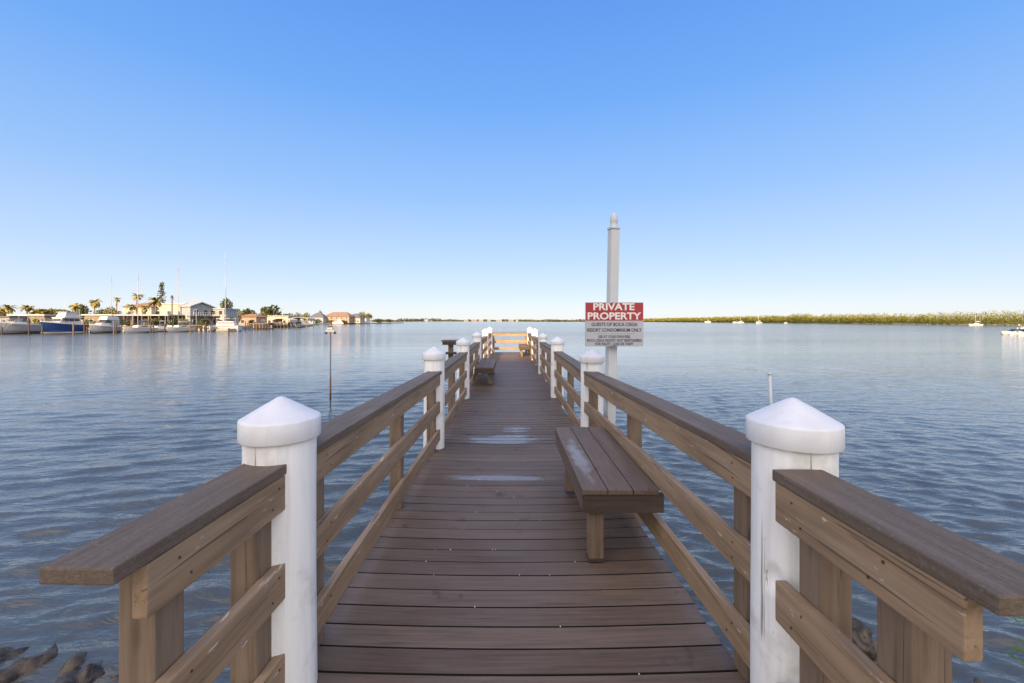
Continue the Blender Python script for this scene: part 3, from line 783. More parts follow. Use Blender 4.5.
# ------------------------------------------------------------------ houses of the marina
def windows(t, rects, y=-.06, dep=.1):
    for (x0, x1, z0, z1) in rects:
        bm = NB()
        fw = .09
        bx(bm, x0 - fw, x1 + fw, y - .03, y + dep, z0 - fw, z0); bx(bm, x0 - fw, x1 + fw, y - .03, y + dep, z1, z1 + fw)
        bx(bm, x0 - fw, x0, y - .03, y + dep, z0 + .001, z1 - .001); bx(bm, x1, x1 + fw, y - .03, y + dep, z0 + .001, z1 - .001)
        f = obj('window', bm, 'white', t)
        bm = NB(); bx(bm, x0, x1, y, y + dep * .8, z0, z1); obj('pane', bm, 'glass', f)
LZ = WZ + .75
def house_flat(label, px0, px1, d, ytop, dep, wall, roof, rz=0, wins=True, cat='house', over=.5):
    x0, x1 = WX(px0, d), WX(px1, d); W_ = x1 - x0; Hh = WH(ytop, d) - LZ
    t = thing('waterfront_house', label, cat, (x0, d, LZ), rz, 'houses behind the marina')
    bm = NB(); bx(bm, 0, W_, 0, dep, 0, Hh - .35); obj('wall', bm, wall, t)
    bm = NB(); bx(bm, -over, W_ + over, -over, dep + over, Hh - .35, Hh); obj('roof', bm, roof, t)
    if wins:
        n = max(2, int(W_ / 3.2)); r = []
        for k in range(n):
            c = W_ * (k + .5) / n
            r.append((c - .6, c + .6, 1.0, 2.2))
            if Hh > 5.2: r.append((c - .6, c + .6, 3.9, 5.1))
        windows(t, r)
    return t
def house_hip(label, px0, px1, d, yridge, yeave, dep, wall, roof, rz=0, gable=False, ridge=.35, wins=True):
    x0, x1 = WX(px0, d), WX(px1, d); W_ = x1 - x0; He = WH(yeave, d) - LZ; Hr = WH(yridge, d) - LZ
    t = thing('waterfront_house', label, 'house', (x0, d, LZ), rz, 'houses behind the marina')
    bm = NB(); bx(bm, 0, W_, 0, dep, 0, He); obj('wall', bm, wall, t)
    bm = NB(); e = .6
    a = [bm.verts.new(p) for p in ((-e, -e, He), (W_ + e, -e, He), (W_ + e, dep + e, He), (-e, dep + e, He))]
    r0 = 0 - e if gable else W_ * ridge; r1 = W_ + e if gable else W_ * (1 - ridge)
    b_ = [bm.verts.new((r0, dep / 2, Hr)), bm.verts.new((r1, dep / 2, Hr))]
    bm.faces.new((a[0], a[1], b_[1], b_[0])); bm.faces.new((a[2], a[3], b_[0], b_[1])); bm.faces.new((a[1], a[2], b_[1])); bm.faces.new((a[3], a[0], b_[0]))
    bm.faces.new(a[::-1]); obj('roof', bm, roof, t)
    if wins:
        n = max(2, int(W_ / 3.5)); r = []
        for k in range(n):
            c = W_ * (k + .5) / n
            r.append((c - .7, c + .7, 1.0, 2.3))
            if He > 5: r.append((c - .7, c + .7, 3.8, 5.0))
        windows(t, r)
    return t
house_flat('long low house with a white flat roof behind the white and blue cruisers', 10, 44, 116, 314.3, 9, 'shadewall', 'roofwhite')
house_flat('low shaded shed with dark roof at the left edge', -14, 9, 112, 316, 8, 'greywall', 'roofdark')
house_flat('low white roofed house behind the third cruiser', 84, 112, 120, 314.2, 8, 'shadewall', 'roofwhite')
house_hip('brown roofed house among the palms left of the cream house', 123, 151, 138, 301.8, 306.8, 11, 'cream', 'roofbrown', ridge=.3)
house_flat('cream two storey house left of the grey gabled house', 152, 186, 140, 303.2, 11, 'cream', 'roofwhite', over=.25)
# grey gabled house seen on its shaded right flank
d = 128.0; x0 = WX(190, d)
t = thing('waterfront_house', 'grey gabled two storey house with outside stairs', 'house', (x0, d, LZ), R(76), 'houses behind the marina')
He = WH(306.3, d) - LZ; Hr = WH(302.2, d) - LZ; Wg = WX(219, d) - x0
bm = NB(); prism(bm, [(0, 0), (Wg, 0), (Wg, He - .5), (Wg * .38, Hr - .25), (0, He)], 'y', 0, 4); obj('wall', bm, 'greywall', t)
bm = NB(); prism(bm, [(-.5, He - .12), (Wg * .38, Hr), (Wg + .5, He - .75), (Wg + .5, He - .5), (Wg * .38, Hr + .28), (-.5, He + .15)], 'y', -.7, 4.5); obj('roof', bm, 'roofgrey', t)
bm = NB(); bx(bm, -1, Wg + 2.2, -2.4, -.02, 3.15, 3.4); obj('balcony', bm, 'darkwood', t)
bm = NB()
for k in range(15): bx(bm, -1 + k * .78, -.94 + k * .78, -2.4, -2.34, 3.402, 4.4)
bx(bm, -1, Wg + 2.2, -2.42, -2.32, 4.402, 4.5); obj('balcony_railing', bm, 'white', t)
bm = NB()
for k in range(14): bx(bm, 2.0 + k * .3, 2.35 + k * .3, -3.6, -2.5, 3.1 - k * .22, 3.2 - k * .22)
obj('stairs', bm, 'darkwood', t)
for xx in (-.9, 2.0, 5.0, 8.0):
    bm = NB(); bx(bm, xx, xx + .2, -2.35, -2.15, 0, 3.148); obj('post', bm, 'darkwood', t)
windows(t, [(1.2, 2.6, 4.0, 5.3), (4.2, 5.6, 4.0, 5.2), (6.4, 7.9, 3.9, 5.1), (.8, 2.0, .9, 2.2), (5.0, 6.2, .9, 2.2)])
house_flat('small grey blue annex with a pale window right of the gabled house', 210, 224, 135, 308.2, 7, 'greywall', 'roofgrey', over=.3)
# long open carport
d = 117; x0 = WX(113, d); W_ = WX(168, d) - x0
t = thing('boat_shelter', 'long open shelter with a flat pale roof and dark underside', 'shelter', (x0, d, LZ))
Hc = WH(314.4, d) - LZ
bm = NB(); bx(bm, 0, W_, 0, 6, Hc - .35, Hc); obj('roof', bm, 'roofgrey', t)
for k in range(7):
    bm = NB(); bx(bm, .2 + k * (W_ - .6) / 6, .4 + k * (W_ - .6) / 6, .2, .4, 0, Hc - .352); obj('post', bm, 'oldwood', t)
bm = NB(); bx(bm, 0, W_, 6, 6.2, 0, Hc - .352); obj('back_wall', bm, 'darkwood', t)
house_hip('small house with brown hipped roof behind the round bush', 238, 256, 178, 313.6, 316.8, 8, 'pinkwall', 'roofbrown')
house_flat('low cream house with flat pale roof behind the wooden docks', 258, 288, 205, 315.6, 9, 'cream', 'roofwhite')
house_hip('small dark roofed house left of the orange roofed house', 309, 323, 345, 312.6, 317.2, 10, 'greywall', 'roofdark')
house_hip('large house with orange tiled roof near the tip of the spit', 324, 349, 352, 311.8, 316.4, 14, 'pinkwall', 'rooforange', ridge=.22)
house_hip('house with dark purple roof right of the orange roofed house', 347, 360, 362, 313.4, 318.0, 12, 'cream', 'roofdark')
house_flat('low white boathouse at the water near the tip of the spit', 353, 366, 385, 318.3, 8, 'white', 'roofwhite', wins=False, over=.2)

# seawall in front of the marina
bm = NB()
for a, b_ in zip(fp[:6], fp[1:7]):
    a, b_ = Vector((*a, 0)), Vector((*b_, 0)); n = (b_ - a).normalized().cross(Vector((0, 0, 1))) * .35
    q = [a, b_, b_ + n, a + n]
    A = [bm.verts.new((p.x, p.y, WZ - 1)) for p in q]; B = [bm.verts.new((p.x, p.y, WZ + .9)) for p in q]
    for i in range(4): bm.faces.new((A[i], A[(i + 1) % 4], B[(i + 1) % 4], B[i]))
    bm.faces.new(B)
o = obj('seawall', bm, 'concrete'); tag(o, 'low concrete seawall behind the moored boats', 'wall')

# ------------------------------------------------------------------ trees and palms
palm('short palm at the far left edge behind the white cruiser', 8, 124, 303.5, 15, .2, 20)
palm('short palm between white and blue cruisers', 27, 126, 304.5, 14, .2, 20)
tree('low hedge-like tree behind the low white roof on the left', 42, 138, 308.2, 30, 'leafgold', low=.1)
tree('low golden tree at the left edge of the marina', -4, 140, 307.5, 22, 'leafgold', low=.1)
palm('bushy palm left above the blue cruiser', 75, 128, 302.5, 14, .3, 20)
tree('dark green tree beside the bushy palm above the blue cruiser', 83, 134, 303.5, 16, 'leafdark')
palm('leaning dark palm above the third cruiser', 95, 128, 298, 15, 1.0, 18, 1.25)
tree('low tree behind the bare mast over the third cruiser', 111, 136, 306.5, 18, 'leafgold', low=.1)
palm('slim pale palm beside the thin bare mast', 116.5, 142, 296.5, 9, .4, 12)
palm('tall palm right behind the white sloop mast', 137, 126, 292, 14, .3, 18, 1.2)
palm('bushy low palm left of the white sloop mast', 131.5, 122, 303.5, 12, .2, 22)
palm('bushy low palm right of the white sloop mast', 144.5, 122, 304.0, 13, .2, 22)
palm('full golden palm in front of the cream house', 156, 124, 296.5, 17, .3, 26)
for k, (px, d, yt, wp) in enumerate([(12, 105, 319.5, 13), (36, 106, 318.8, 11), (88, 108, 318.5, 12), (124, 111, 319.5, 10), (147, 112, 318.2, 12), (157, 115, 317.5, 9), (173, 116, 316.5, 10), (183, 117, 318, 9), (203, 121, 318.6, 10), (231, 124, 316.5, 8), (252, 150, 319.2, 9), (317, 335, 318.8, 8), (331, 345, 320.0, 7), (343, 348, 319.8, 9)]):
    tree(['dark shrub behind the bow of the white express cruiser', 'dark shrub between the low white house and the blue cruiser', 'dark shrub left of the third cruiser canopy', 'dark shrub under the left end of the boat shelter', 'tallish shrub right of the white sloop', 'shrub in front of the golden palm trunk', 'tall shrub under the bare trunk', 'shrub left of the grey gabled house stairs', 'dark shrub below the grey gabled house balcony', 'shrub right of the catamaran stern', 'shrub in front of the small brown roofed house', 'shrub in front of the dark roofed house', 'shrub before the left part of the orange roofed house', 'shrub before the right part of the orange roofed house'][k], px, d, yt, wp, 'leafgold' if k % 3 == 1 else 'leafdark', 'shrub', 'shrubs along the marina seawall', low=.0, dens=.6)
# norfolk pine
d = 146; t = thing('norfolk_pine', 'slender dark conifer with open tiers behind the golden palm', 'tree', (WX(161.5, d), d, LZ), 0, 'trees along the marina shore')
Hh = WH(282.5, d) - LZ
bm = NB(); tube(bm, (0, 0, 0), (0, 0, Hh), .25, .05, 8); obj('trunk', bm, 'trunk', t)
bm = NB()
for k in range(13):
    z = Hh * (.36 + .047 * k); L = 2.0 * (1 - k / 17)
    for q in range(6):
        a = q * 1.047 + k * .5
        if random.random() < .38: continue
        L = 2.0 * (1 - k / 17) * random.uniform(.6, 1.25)
        for s in range(5):
            f = (s + .6) / 5
            cards(bm, (L * f * math.cos(a), L * f * math.sin(a), z + .25 * f + random.uniform(-.25, .25)), (.26, .26, .18), 4, .3, 1, 0)
cards(bm, (0, 0, Hh * .97), (.6, .6, .8), 60, .35, 1, 0)
obj('crown', bm, 'leafdark', t)
d = 126; t = thing('dead_palm', 'bare trunk with a ragged top in front of the cream house', 'palm', (WX(171.5, d), d, LZ), 0, 'palms along the marina shore')
bm = NB(); Hh = WH(295.5, d) - LZ; tube(bm, (0, 0, 0), (.1, 0, Hh), .24, .2, 8); obj('trunk', bm, 'trunk', t)
bm = NB(); cards(bm, (.1, 0, Hh * .93), (.35, .35, .9), 50, .4, 1, 0); obj('crown', bm, 'leafdark', t)
tree('tall leafy tree right behind the catamaran mast', 226, 140, 297.5, 17, 'leafdark', low=.2)
tree('golden shrub tree right of the catamaran mast', 237, 150, 308.5, 12, 'leafgold', low=.05)
tree('round dark topped tree over the small brown roofed house', 249, 188, 308.2, 19, 'leafdark', low=.1)
tree('wide rounded tree behind the wooden docks', 274, 212, 305.2, 26, 'leafdark', low=.1)
tree('low golden bush left of the wide rounded tree', 262, 196, 311.5, 13, 'leafgold', low=.05)
tree('small golden tree behind the boat lift canopy', 297, 230, 312.5, 11, 'leafgold', low=.05)
tree('golden tree left of the dark roofed house', 306, 330, 312.0, 9, 'leafgold', low=.05)
tree('pointed dark tree between the dark and orange roofs', 320, 366, 309.0, 5, 'leafdark', low=.1)
tree('golden tree left of the spit tip beside the white boathouse', 363, 400, 311.5, 10, 'leafgold', low=.05)
tree('golden tree at the tip of the spit', 369, 405, 312.8, 8, 'leafgold', low=.05)
tree('low dark bush ending the spit', 378, 432, 318.6, 9, 'leafdark', low=.0)
tree('low dark bush farthest along the spit', 389, 490, 319.2, 9, 'leafdark', low=.0)
for k, (px, d, yt, wp, m_) in enumerate([(60, 150, 308.8, 22, 'leafdark'), (102, 150, 308.5, 14, 'leafdark'), (186, 152, 309, 10, 'leafdark'), (230, 165, 311, 14, 'leafgold'), (286, 245, 313, 14, 'leafdark'), (336, 400, 315, 22, 'leafdark')]):
    tree(['dark tree seen over the blue cruiser cabin', 'dark low tree right of the leaning palm', 'dark tree between the cream and grey houses', 'golden low tree behind the tall leafy tree', 'dark low tree left of the boat lift', 'dark trees behind the orange roof'][k], px, d, yt, wp, m_, low=.05)

# ------------------------------------------------------------------ boats
def hull_bm(L, B, H, draft=.35, rise=.35, flare=.78, tr=.9):
    """bow toward local +Y, stern at -L/2"""
    bm = NB(); n = 16; rows = []
    for k in range(n + 1):
        u = k / n; y = -L / 2 + L * u
        hb = B / 2 * (tr + (1 - tr) * min(1, u / .35)) if u < .35 else B / 2 * max(.015, 1 - ((u - .35) / .65) ** 2.4)
        z1 = H * (1 + rise * u * u)
        cb = hb * (flare - .25 * max(0, u - .5) * 2); zc = z1 * .25 + .12 * H * u
        zk = -draft * (1 - max(0, (u - .72) / .28) ** 2) + (zc * .6) * max(0, (u - .72) / .28) ** 2
        ysh = L * .05 * max(0, (u - .6) / .4)
        rows.append([bm.verts.new(p) for p in ((-hb, y + ysh, z1), (-cb, y + ysh * .4, zc), (0, y, zk), (cb, y + ysh * .4, zc), (hb, y + ysh, z1))])
    for a, b_ in zip(rows, rows[1:]):
        for i in range(4): bm.faces.new((a[i], a[i + 1], b_[i + 1], b_[i]))
        bm.faces.new((a[4], a[0], b_[0], b_[4]))
    bm.faces.new(rows[0]); bm.faces.new(rows[-1][::-1])
    return bm
def lip_bm(L, B, H, rise):
    bm = NB(); n = 16; rows = []
    for k in range(n + 1):
        u = k / n; y = -L / 2 + L * u
        hb = B / 2 * (.9 + .1 * min(1, u / .35)) if u < .35 else B / 2 * max(.02, 1 - ((u - .35) / .65) ** 2.4)
        z1 = H * (1 + rise * u * u); ysh = L * .05 * max(0, (u - .6) / .4)
        rows.append([bm.verts.new(p) for p in ((-hb - .03, y + ysh, z1 - .16), (-hb, y + ysh, z1 + .05), (hb, y + ysh, z1 + .05), (hb + .03, y + ysh, z1 - .16))])
    for a, b_ in zip(rows, rows[1:]):
        for i in range(4): bm.faces.new((a[i], a[(i + 1) % 4], b_[(i + 1) % 4], b_[i]))
    bm.faces.new(rows[0]); bm.faces.new(rows[-1][::-1])
    return bm
def cabin_bm(y0, y1, z0, z1, w0, w1, slope=.5, slope_b=.1):
    bm = NB()
    a = [bm.verts.new(p) for p in ((-w0 / 2, y0, z0), (w0 / 2, y0, z0), (w0 / 2 * .82, y1, z0), (-w0 / 2 * .82, y1, z0))]
    b_ = [bm.verts.new(p) for p in ((-w1 / 2, y0 + slope_b, z1), (w1 / 2, y0 + slope_b, z1), (w1 / 2 * .82, y1 - slope, z1), (-w1 / 2 * .82, y1 - slope, z1))]
    for i in range(4): bm.faces.new((a[i], a[(i + 1) % 4], b_[(i + 1) % 4], b_[i]))
    bm.faces.new(a[::-1]); bm.faces.new(b_)
    return bm
def bow_rail(t, L, B, H):
    bm = NB()
    for s in (-1, 1):
        p = None
        for u in np.linspace(.55, 1.0, 8):
            hb = B / 2 * max(.02, 1 - ((u - .35) / .65) ** 2.4) * .95
            q = Vector((s * hb, -L / 2 + L * u + L * .05 * max(0, (u - .6) / .4), H * (1 + .35 * u * u) + .02))
            tube(bm, q, q + Vector((0, 0, .55)), .025, n=6)
            if p: tube(bm, p + Vector((0, 0, .55)), q + Vector((0, 0, .55)), .025, n=6)
            p = q
    obj('bow_rail', bm, 'alloy', t)
def cruiser(label, px, d, L, B, H, hull, rz, top, cat='motorboat', stripe=None):
    t = thing('motor_cruiser', label, cat, (WX(px, d), d, WZ), rz, 'boats moored in the marina')
    h = obj('hull', hull_bm(L, B, H), hull, t)
    bm = hull_bm(L * 1.002, B * (.90 if hull == 'bluehull' else 1.01), .42 if hull == 'bluehull' else .16, .30, .1, .98); obj('waterline_trim_or_shadow', bm, 'white' if hull == 'bluehull' else 'darkwood', t)  # dark band paints the shadow along the waterline; the white one is hull trim
    bm = NB()
    # white gunwale: a thin deck lip
    deck = lip_bm(L * 1.004, B * 1.012, H, .35); obj('gunwale', deck, 'white', t)
    zt = H * 1.03
    if top == 'express':
        obj('cabin', cabin_bm(-.02 * L, .36 * L, zt + .02, zt + .55, B * .78, B * .6, .9, .0), 'white', t)
        obj('windscreen', cabin_bm(-.10 * L, .12 * L, zt + .57, zt + 1.15, B * .7, B * .6, .7, .1), 'glass', t)
        bm = NB(); bx(bm, -B * .34, B * .34, -.30 * L, -.02 * L, zt + 1.75, zt + 1.83, .03); obj('bimini', bm, 'canvas', t)
        bm = NB()
        for s in (-1, 1):
            tube(bm, (s * B * .33, -.28 * L, zt), (s * B * .33, -.26 * L, zt + 1.75), .03, n=6); tube(bm, (s * B * .33, -.02 * L, zt + .6), (s * B * .33, -.06 * L, zt + 1.75), .03, n=6)
        obj('bimini_frame', bm, 'alloy', t)
    elif top == 'flybridge':
        obj('cabin', cabin_bm(-.36 * L, .22 * L, zt + .02, zt + 1.25, B * .84, B * .78, .7, .1), 'white', t)
        for s in (-1, 1):
            for k in range(3):
                bm = NB(); bx(bm, s * B * .395 - .03, s * B * .395 + .03, -.31 * L + k * .145 * L, -.19 * L + k * .145 * L, zt + .55, zt + 1.08); obj('window', bm, 'glass', t)
        obj('windscreen', cabin_bm(.08 * L, .195 * L, zt + .55, zt + 1.1, B * .72, B * .68, .35, 0), 'glass', t)
        bm = NB(); bx(bm, -B * .43, B * .43, -.42 * L, .12 * L, zt + 1.252, zt + 1.36, .04); obj('cabin_roof', bm, 'white', t)
        obj('flybridge', cabin_bm(-.30 * L, .06 * L, zt + 1.362, zt + 2.35, B * .76, B * .66, .5, .25), 'canvas', t)
        bm = NB(); bx(bm, -B * .36, B * .36, -.30 * L, .03 * L, zt + 2.36, zt + 2.46, .04); obj('hardtop', bm, 'white', t)
        bm = NB(); tube(bm, (.5, -.1 * L, zt + 2.45), (.5, -.14 * L, zt + 4.6), .02, n=6); obj('antenna', bm, 'white', t)
    elif top == 'canopy':
        obj('cabin', cabin_bm(-.05 * L, .34 * L, zt + .02, zt + .7, B * .8, B * .62, .9, 0), 'white', t)
        obj('windscreen', cabin_bm(-.12 * L, .14 * L, zt + .72, zt + 1.35, B * .76, B * .66, .7, .05), 'glass', t)
        obj('canopy', cabin_bm(-.40 * L, .07 * L, zt + 1.36, zt + 2.1, B * .84, B * .72, .35, .2), 'canvas', t)
        obj('side_curtain', cabin_bm(-.40 * L, -.06 * L, zt + .02, zt + 1.35, B * .78, B * .8, .0, .0), 'greyhull', t)
    bow_rail(t, L, B, H)
    return t
cruiser('white express cruiser with grey side at the left edge', 21, 87, 7.6, 2.9, 1.85, 'greyhull', R(180), 'express')
cruiser('blue hulled cruiser with white enclosed flybridge', 62, 86.5, 7.4, 3.0, 1.95, 'bluehull', R(180), 'flybridge')
cruiser('white cruiser with tall white canopy right of the blue hulled one', 104, 92, 6.0, 2.7, 1.45, 'greyhull', R(180), 'canopy')
cruiser('small white cuddy boat half out of view at the far left', -3, 96, 6.5, 2.4, 1.2, 'white', R(180), 'express')
cruiser('small white motorboat between the two sailboats', 161, 104, 5.6, 2.1, .8, 'white', R(170), 'express')
def sailboat(label, px, d, L, B, H, ymast, rz, mast_r=.09, cover='bluecanvas', sail=False, group='boats moored in the marina', mizzen=None, mo=.08):
    t = thing('sailboat', label, 'sailboat', (WX(px, d), d, WZ), rz, group)
    obj('hull', hull_bm(L, B, H, .5, .3, .85, .7), 'white', t)
    zt = H * 1.05
    obj('cabin', cabin_bm(-.22 * L, .2 * L, zt + .0, zt + .55, B * .62, B * .5, .5, .1), 'white', t)
    for s in (-1, 1):
        bm = NB(); bx(bm, s * B * .27 - .03, s * B * .27 + .03, -.15 * L, .06 * L, zt + .2, zt + .4); obj('window', bm, 'glass', t)
    mh = WH(ymast, d) - WZ
    bm = NB(); tube(bm, (0, mo * L, zt), (0, mo * L, mh), mast_r, mast_r * .7, 8); obj('mast', bm, 'alloy', t, True)
    bm = NB(); tube(bm, (0, mo * L - .1, zt + 1.2), (0, -.36 * L, zt + 1.3), .06, n=8); bo = obj('boom', bm, 'alloy', t)
    bm = NB(); tube(bm, (0, mo * L - .15, zt + 1.42), (0, -.34 * L, zt + 1.42), .20, .12, 8); obj('sail_cover', bm, cover, t)
    bm = NB()
    for p in ((0, .5 * L, H * 1.3), (0, -.49 * L, H), (B * .45, mo * L, H), (-B * .45, mo * L, H)):
        tube(bm, p, (0, mo * L, mh * .97), .012, n=4)
    obj('rigging', bm, 'alloy', t)
    bm = NB()
    for z in (.45, .7):
        q = zt + (mh - zt) * z; tube(bm, (-B * .3, mo * L, q), (B * .3, mo * L, q), .025, n=5)
    obj('spreaders', bm, 'alloy', t)
    if mizzen:
        bm = NB(); tube(bm, (0, -.34 * L, zt), (0, -.34 * L, mizzen), .07, .05, 8); obj('mizzen_mast', bm, 'alloy', t)
    return t
sailboat('white sloop with blue sail cover, moored in front of the boat shelter', 140, 94, 7.6, 2.6, 1.05, 272.5, R(180), .085)
sailboat('white sailboat moored in front of the cream house, tall thin mast', 180, 101, 7.6, 2.6, 1.0, 265, R(180), .06, 'canvas')
sailboat('sailboat mostly hidden behind the third cruiser, only its mast showing', 113, 112, 7.0, 2.4, .9, 275.5, R(180), .06)
# catamaran, bows toward the pier
d = 105.0; pxc = 225.5
t = thing('catamaran', 'white catamaran facing the pier with the tallest mast', 'catamaran', (WX(pxc, d), d, WZ), R(-150), 'boats moored in the marina')
for s in (-1, 1):
    bm = hull_bm(9.6, 1.5, 1.35, .4, .15, .85, .8)
    for v in bm.verts: v.co.x += s * 2.75
    obj('hull', bm, 'white', t)
bm = NB(); bx(bm, -2.75, 2.75, -4.2, 1.6, .75, 1.45, .08); obj('bridge_deck', bm, 'white', t)
obj('cabin', cabin_bm(-3.4, 2.0, 1.452, 2.55, 4.6, 3.9, 1.0, .2), 'white', t)
for k in range(4):
    bm = NB(); bx(bm, -1.62 + k * .84, -.90 + k * .84, 1.22, 1.50, 1.75, 2.25); obj('window', bm, 'glass', t)
bm = NB(); bx(bm, -2.1, 2.1, -4.4, -1.6, 3.2, 3.32, .04); obj('bimini', bm, 'canvas', t)
bm = NB()
for xx in (-2, 2):
    for yy in (-4.3, -1.7): tube(bm, (xx, yy, 1.45), (xx, yy, 3.2), .035, n=6)
obj('bimini_frame', bm, 'alloy', t)
mh = WH(252, d) - WZ
bm = NB(); tube(bm, (0, .4, 2.4), (0, .4, mh), .11, .07, 10); obj('mast', bm, 'alloy', t, True)
bm = NB(); tube(bm, (0, .3, 3.7), (0, -4.3, 3.8), .09, n=8); obj('boom', bm, 'alloy', t)
bm = NB(); tube(bm, (0, .25, 3.95), (0, -4.1, 3.95), .28, .18, 8); obj('sail_cover', bm, 'canvas', t)
bm = NB()
for p in ((0, 4.6, 1.4), (2.9, -1, 1.4), (-2.9, -1, 1.4)): tube(bm, p, (0, .4, mh * .93), .014, n=4)
obj('rigging', bm, 'alloy', t)
bm = NB(); tube(bm, (-2.75, 4.4, 1.4), (2.75, 4.4, 1.4), .07, n=8); obj('cross_beam', bm, 'alloy', t)

# small boats at anchor off the mangroves, and a passing speedboat
GA = 'boats anchored off the mangrove shore'
sailboat('white ketch with two masts anchored before the mangroves at far right', 976, 232, 5.4, 2.0, .85, 310, R(70), .17, 'canvas', group=GA, mizzen=WH(311, 232) - WZ, mo=.03)
sailboat('white sailboat anchored before the mangroves, left of the near right piling cap', 759, 400, 8.5, 3.0, 1.5, 314.5, R(120), .28, 'canvas', group=GA)
sailboat('small pale sailboat, second from left off the mangrove shore', 741, 520, 7.5, 2.6, 1.5, 318, R(100), .26, 'canvas', group=GA)
sailboat('tiny sailboat anchored farthest off, left of the other mangrove boats', 708, 640, 8.5, 2.8, 1.8, 317.0, R(80), .28, 'canvas', group=GA)
t = cruiser('tiny white motorboat anchored beside the second small sailboat', 735.5, 500, 6.0, 2.2, 1.2, 'white', R(95), 'express'); t['group'] = GA
t = cruiser('tiny white motorboat near the mangroves right of the small sailboat', 786, 420, 3.2, 1.6, .7, 'white', R(85), 'express'); t['group'] = GA

d = 80.0
t = thing('speedboat', 'speedboat throwing white spray at the right edge of the view', 'motorboat', (WX(1016, d), d, WZ), R(85))
obj('hull', hull_bm(4.4, 1.7, .55, .2, .3), 'white', t)
obj('windscreen', cabin_bm(-.1, .8, .60, 1.10, 1.3, 1.1, .5, .1), 'glass', t)
bm = NB(); bx(bm, -.25, .25, -2.6, -2.2, .2, 1.0, .08); obj('outboard_motor', bm, 'black', t)
bm = NB(); bx(bm, -.6, .6, -1.5, -1.0, .57, 1.1, .08); obj('seat', bm, 'black', t)
M['foam'] = leafmat('white_spray', [(.8, .82, .84), (.9, .9, .9)], .9)
bm = NB(); random.seed(5)
for k in range(1500):
    y_ = random.uniform(-14, 1.6); fl = min(1, (2 - y_) / 5)
    x_ = random.choice((-1, 1)) * (0.5 + .20 * (1.6 - y_)) + random.gauss(0, .25 + .05 * (1.6 - y_))
    z_ = abs(random.gauss(0, .22 + .75 * math.exp(-((y_ + 3.6) / 2.2) ** 2)))
    s = random.uniform(.05, .17)
    u = Vector((random.gauss(0, 1), random.gauss(0, 1), random.gauss(0, 1))).normalized(); v = u.orthogonal().normalized(); w2 = u.cross(v)
    q = Vector((x_, y_, z_ + .02))
    bm.faces.new([bm.verts.new(q + (v * a + w2 * b_) * s) for a, b_ in ((-1, -.6), (.6, -1), (1, .5), (-.3, 1))])
o = obj('spray_wake', bm, 'foam'); o.location = (WX(1016, d), d, WZ); o.rotation_euler = (0, 0, R(85)); o['kind'] = 'stuff'
tag(o, 'white spray and wake thrown up by the speedboat at right', 'spray')

# ------------------------------------------------------------------ mooring pilings and docks of the marina
def mooring(px, d, ytop, label, mat='oldwood', r=.12, first={}):
    if mat not in first:
        bm = NB(); n = 10
        lathe(bm, [(r * 1.1, -1.5), (r, 1), (r * .96, 2.9), (r * .85, 3.0), (0, 3.03)], 12)
        o = obj('mooring_piling', bm, mat, None, True); first[mat] = o
    else:
        o = first[mat].copy(); C.objects.link(o)
    o.location = (WX(px, d), d, WZ); o.scale = (1, 1, (WH(ytop, d) - WZ) / 3.03)
    tag(o, label, 'piling', 'mooring pilings of the marina')
for px, d, yt, lb, mt in [
    (1.5, 82, 327, 'dark mooring piling at the bow of the white express cruiser', 'darkwood'), (28.5, 82, 317.5, 'tall dark mooring piling in front of the white express cruiser', 'darkwood'),
    (42, 82, 325.5, 'short dark mooring piling between white and blue cruisers', 'darkwood'), (73, 81, 321, 'pale mooring piling in front of the blue hull', 'oldwood'),
    (84, 83, 319.5, 'dark mooring piling at the stern of the blue cruiser', 'darkwood'), (87.5, 92, 323, 'short brown piling just right of the blue cruiser', 'oldwood'),
    (113.5, 86, 319.5, 'tan mooring piling in front of the third cruiser', 'oldwood'), (116, 87, 321, 'dark twin piling at the right of the third cruiser', 'darkwood'),
    (121.5, 92, 325, 'short dark piling left of the white sloop', 'darkwood'), (150.5, 91, 320.5, 'tan mooring piling right of the white sloop', 'oldwood'),
    (153, 93, 321.5, 'dark twin piling right of the white sloop', 'darkwood'), (164.5, 98, 324.5, 'short dark piling by the small white motorboat', 'darkwood'),
    (190, 95, 322, 'tan mooring piling right of the tall thin masted sailboat', 'oldwood'), (201, 101, 320.5, 'tan piling left of the catamaran', 'oldwood'), (205.5, 103, 322.5, 'short dark piling close by the catamaran port bow', 'darkwood'),
    (228.5, 80, 328, 'lone short piling standing in open water before the catamaran', 'oldwood'), (245.5, 113, 319.5, 'tan piling right of the catamaran', 'oldwood'), (247.5, 118, 321, 'dark piling at the outer corner of the wooden dock', 'darkwood'),
    (256.5, 122, 320.5, 'tan piling along the front of the wooden dock', 'oldwood'), (269, 150, 319.5, 'brown piling between docks and boat lift', 'oldwood'),
    (318, 240, 318.6, 'lone pale piling off the dark roofed house', 'oldwood')]:
    mooring(px, d, yt + (1.6 if yt < 324 else 0), lb, mt if int(px) % 3 else 'darkwood')
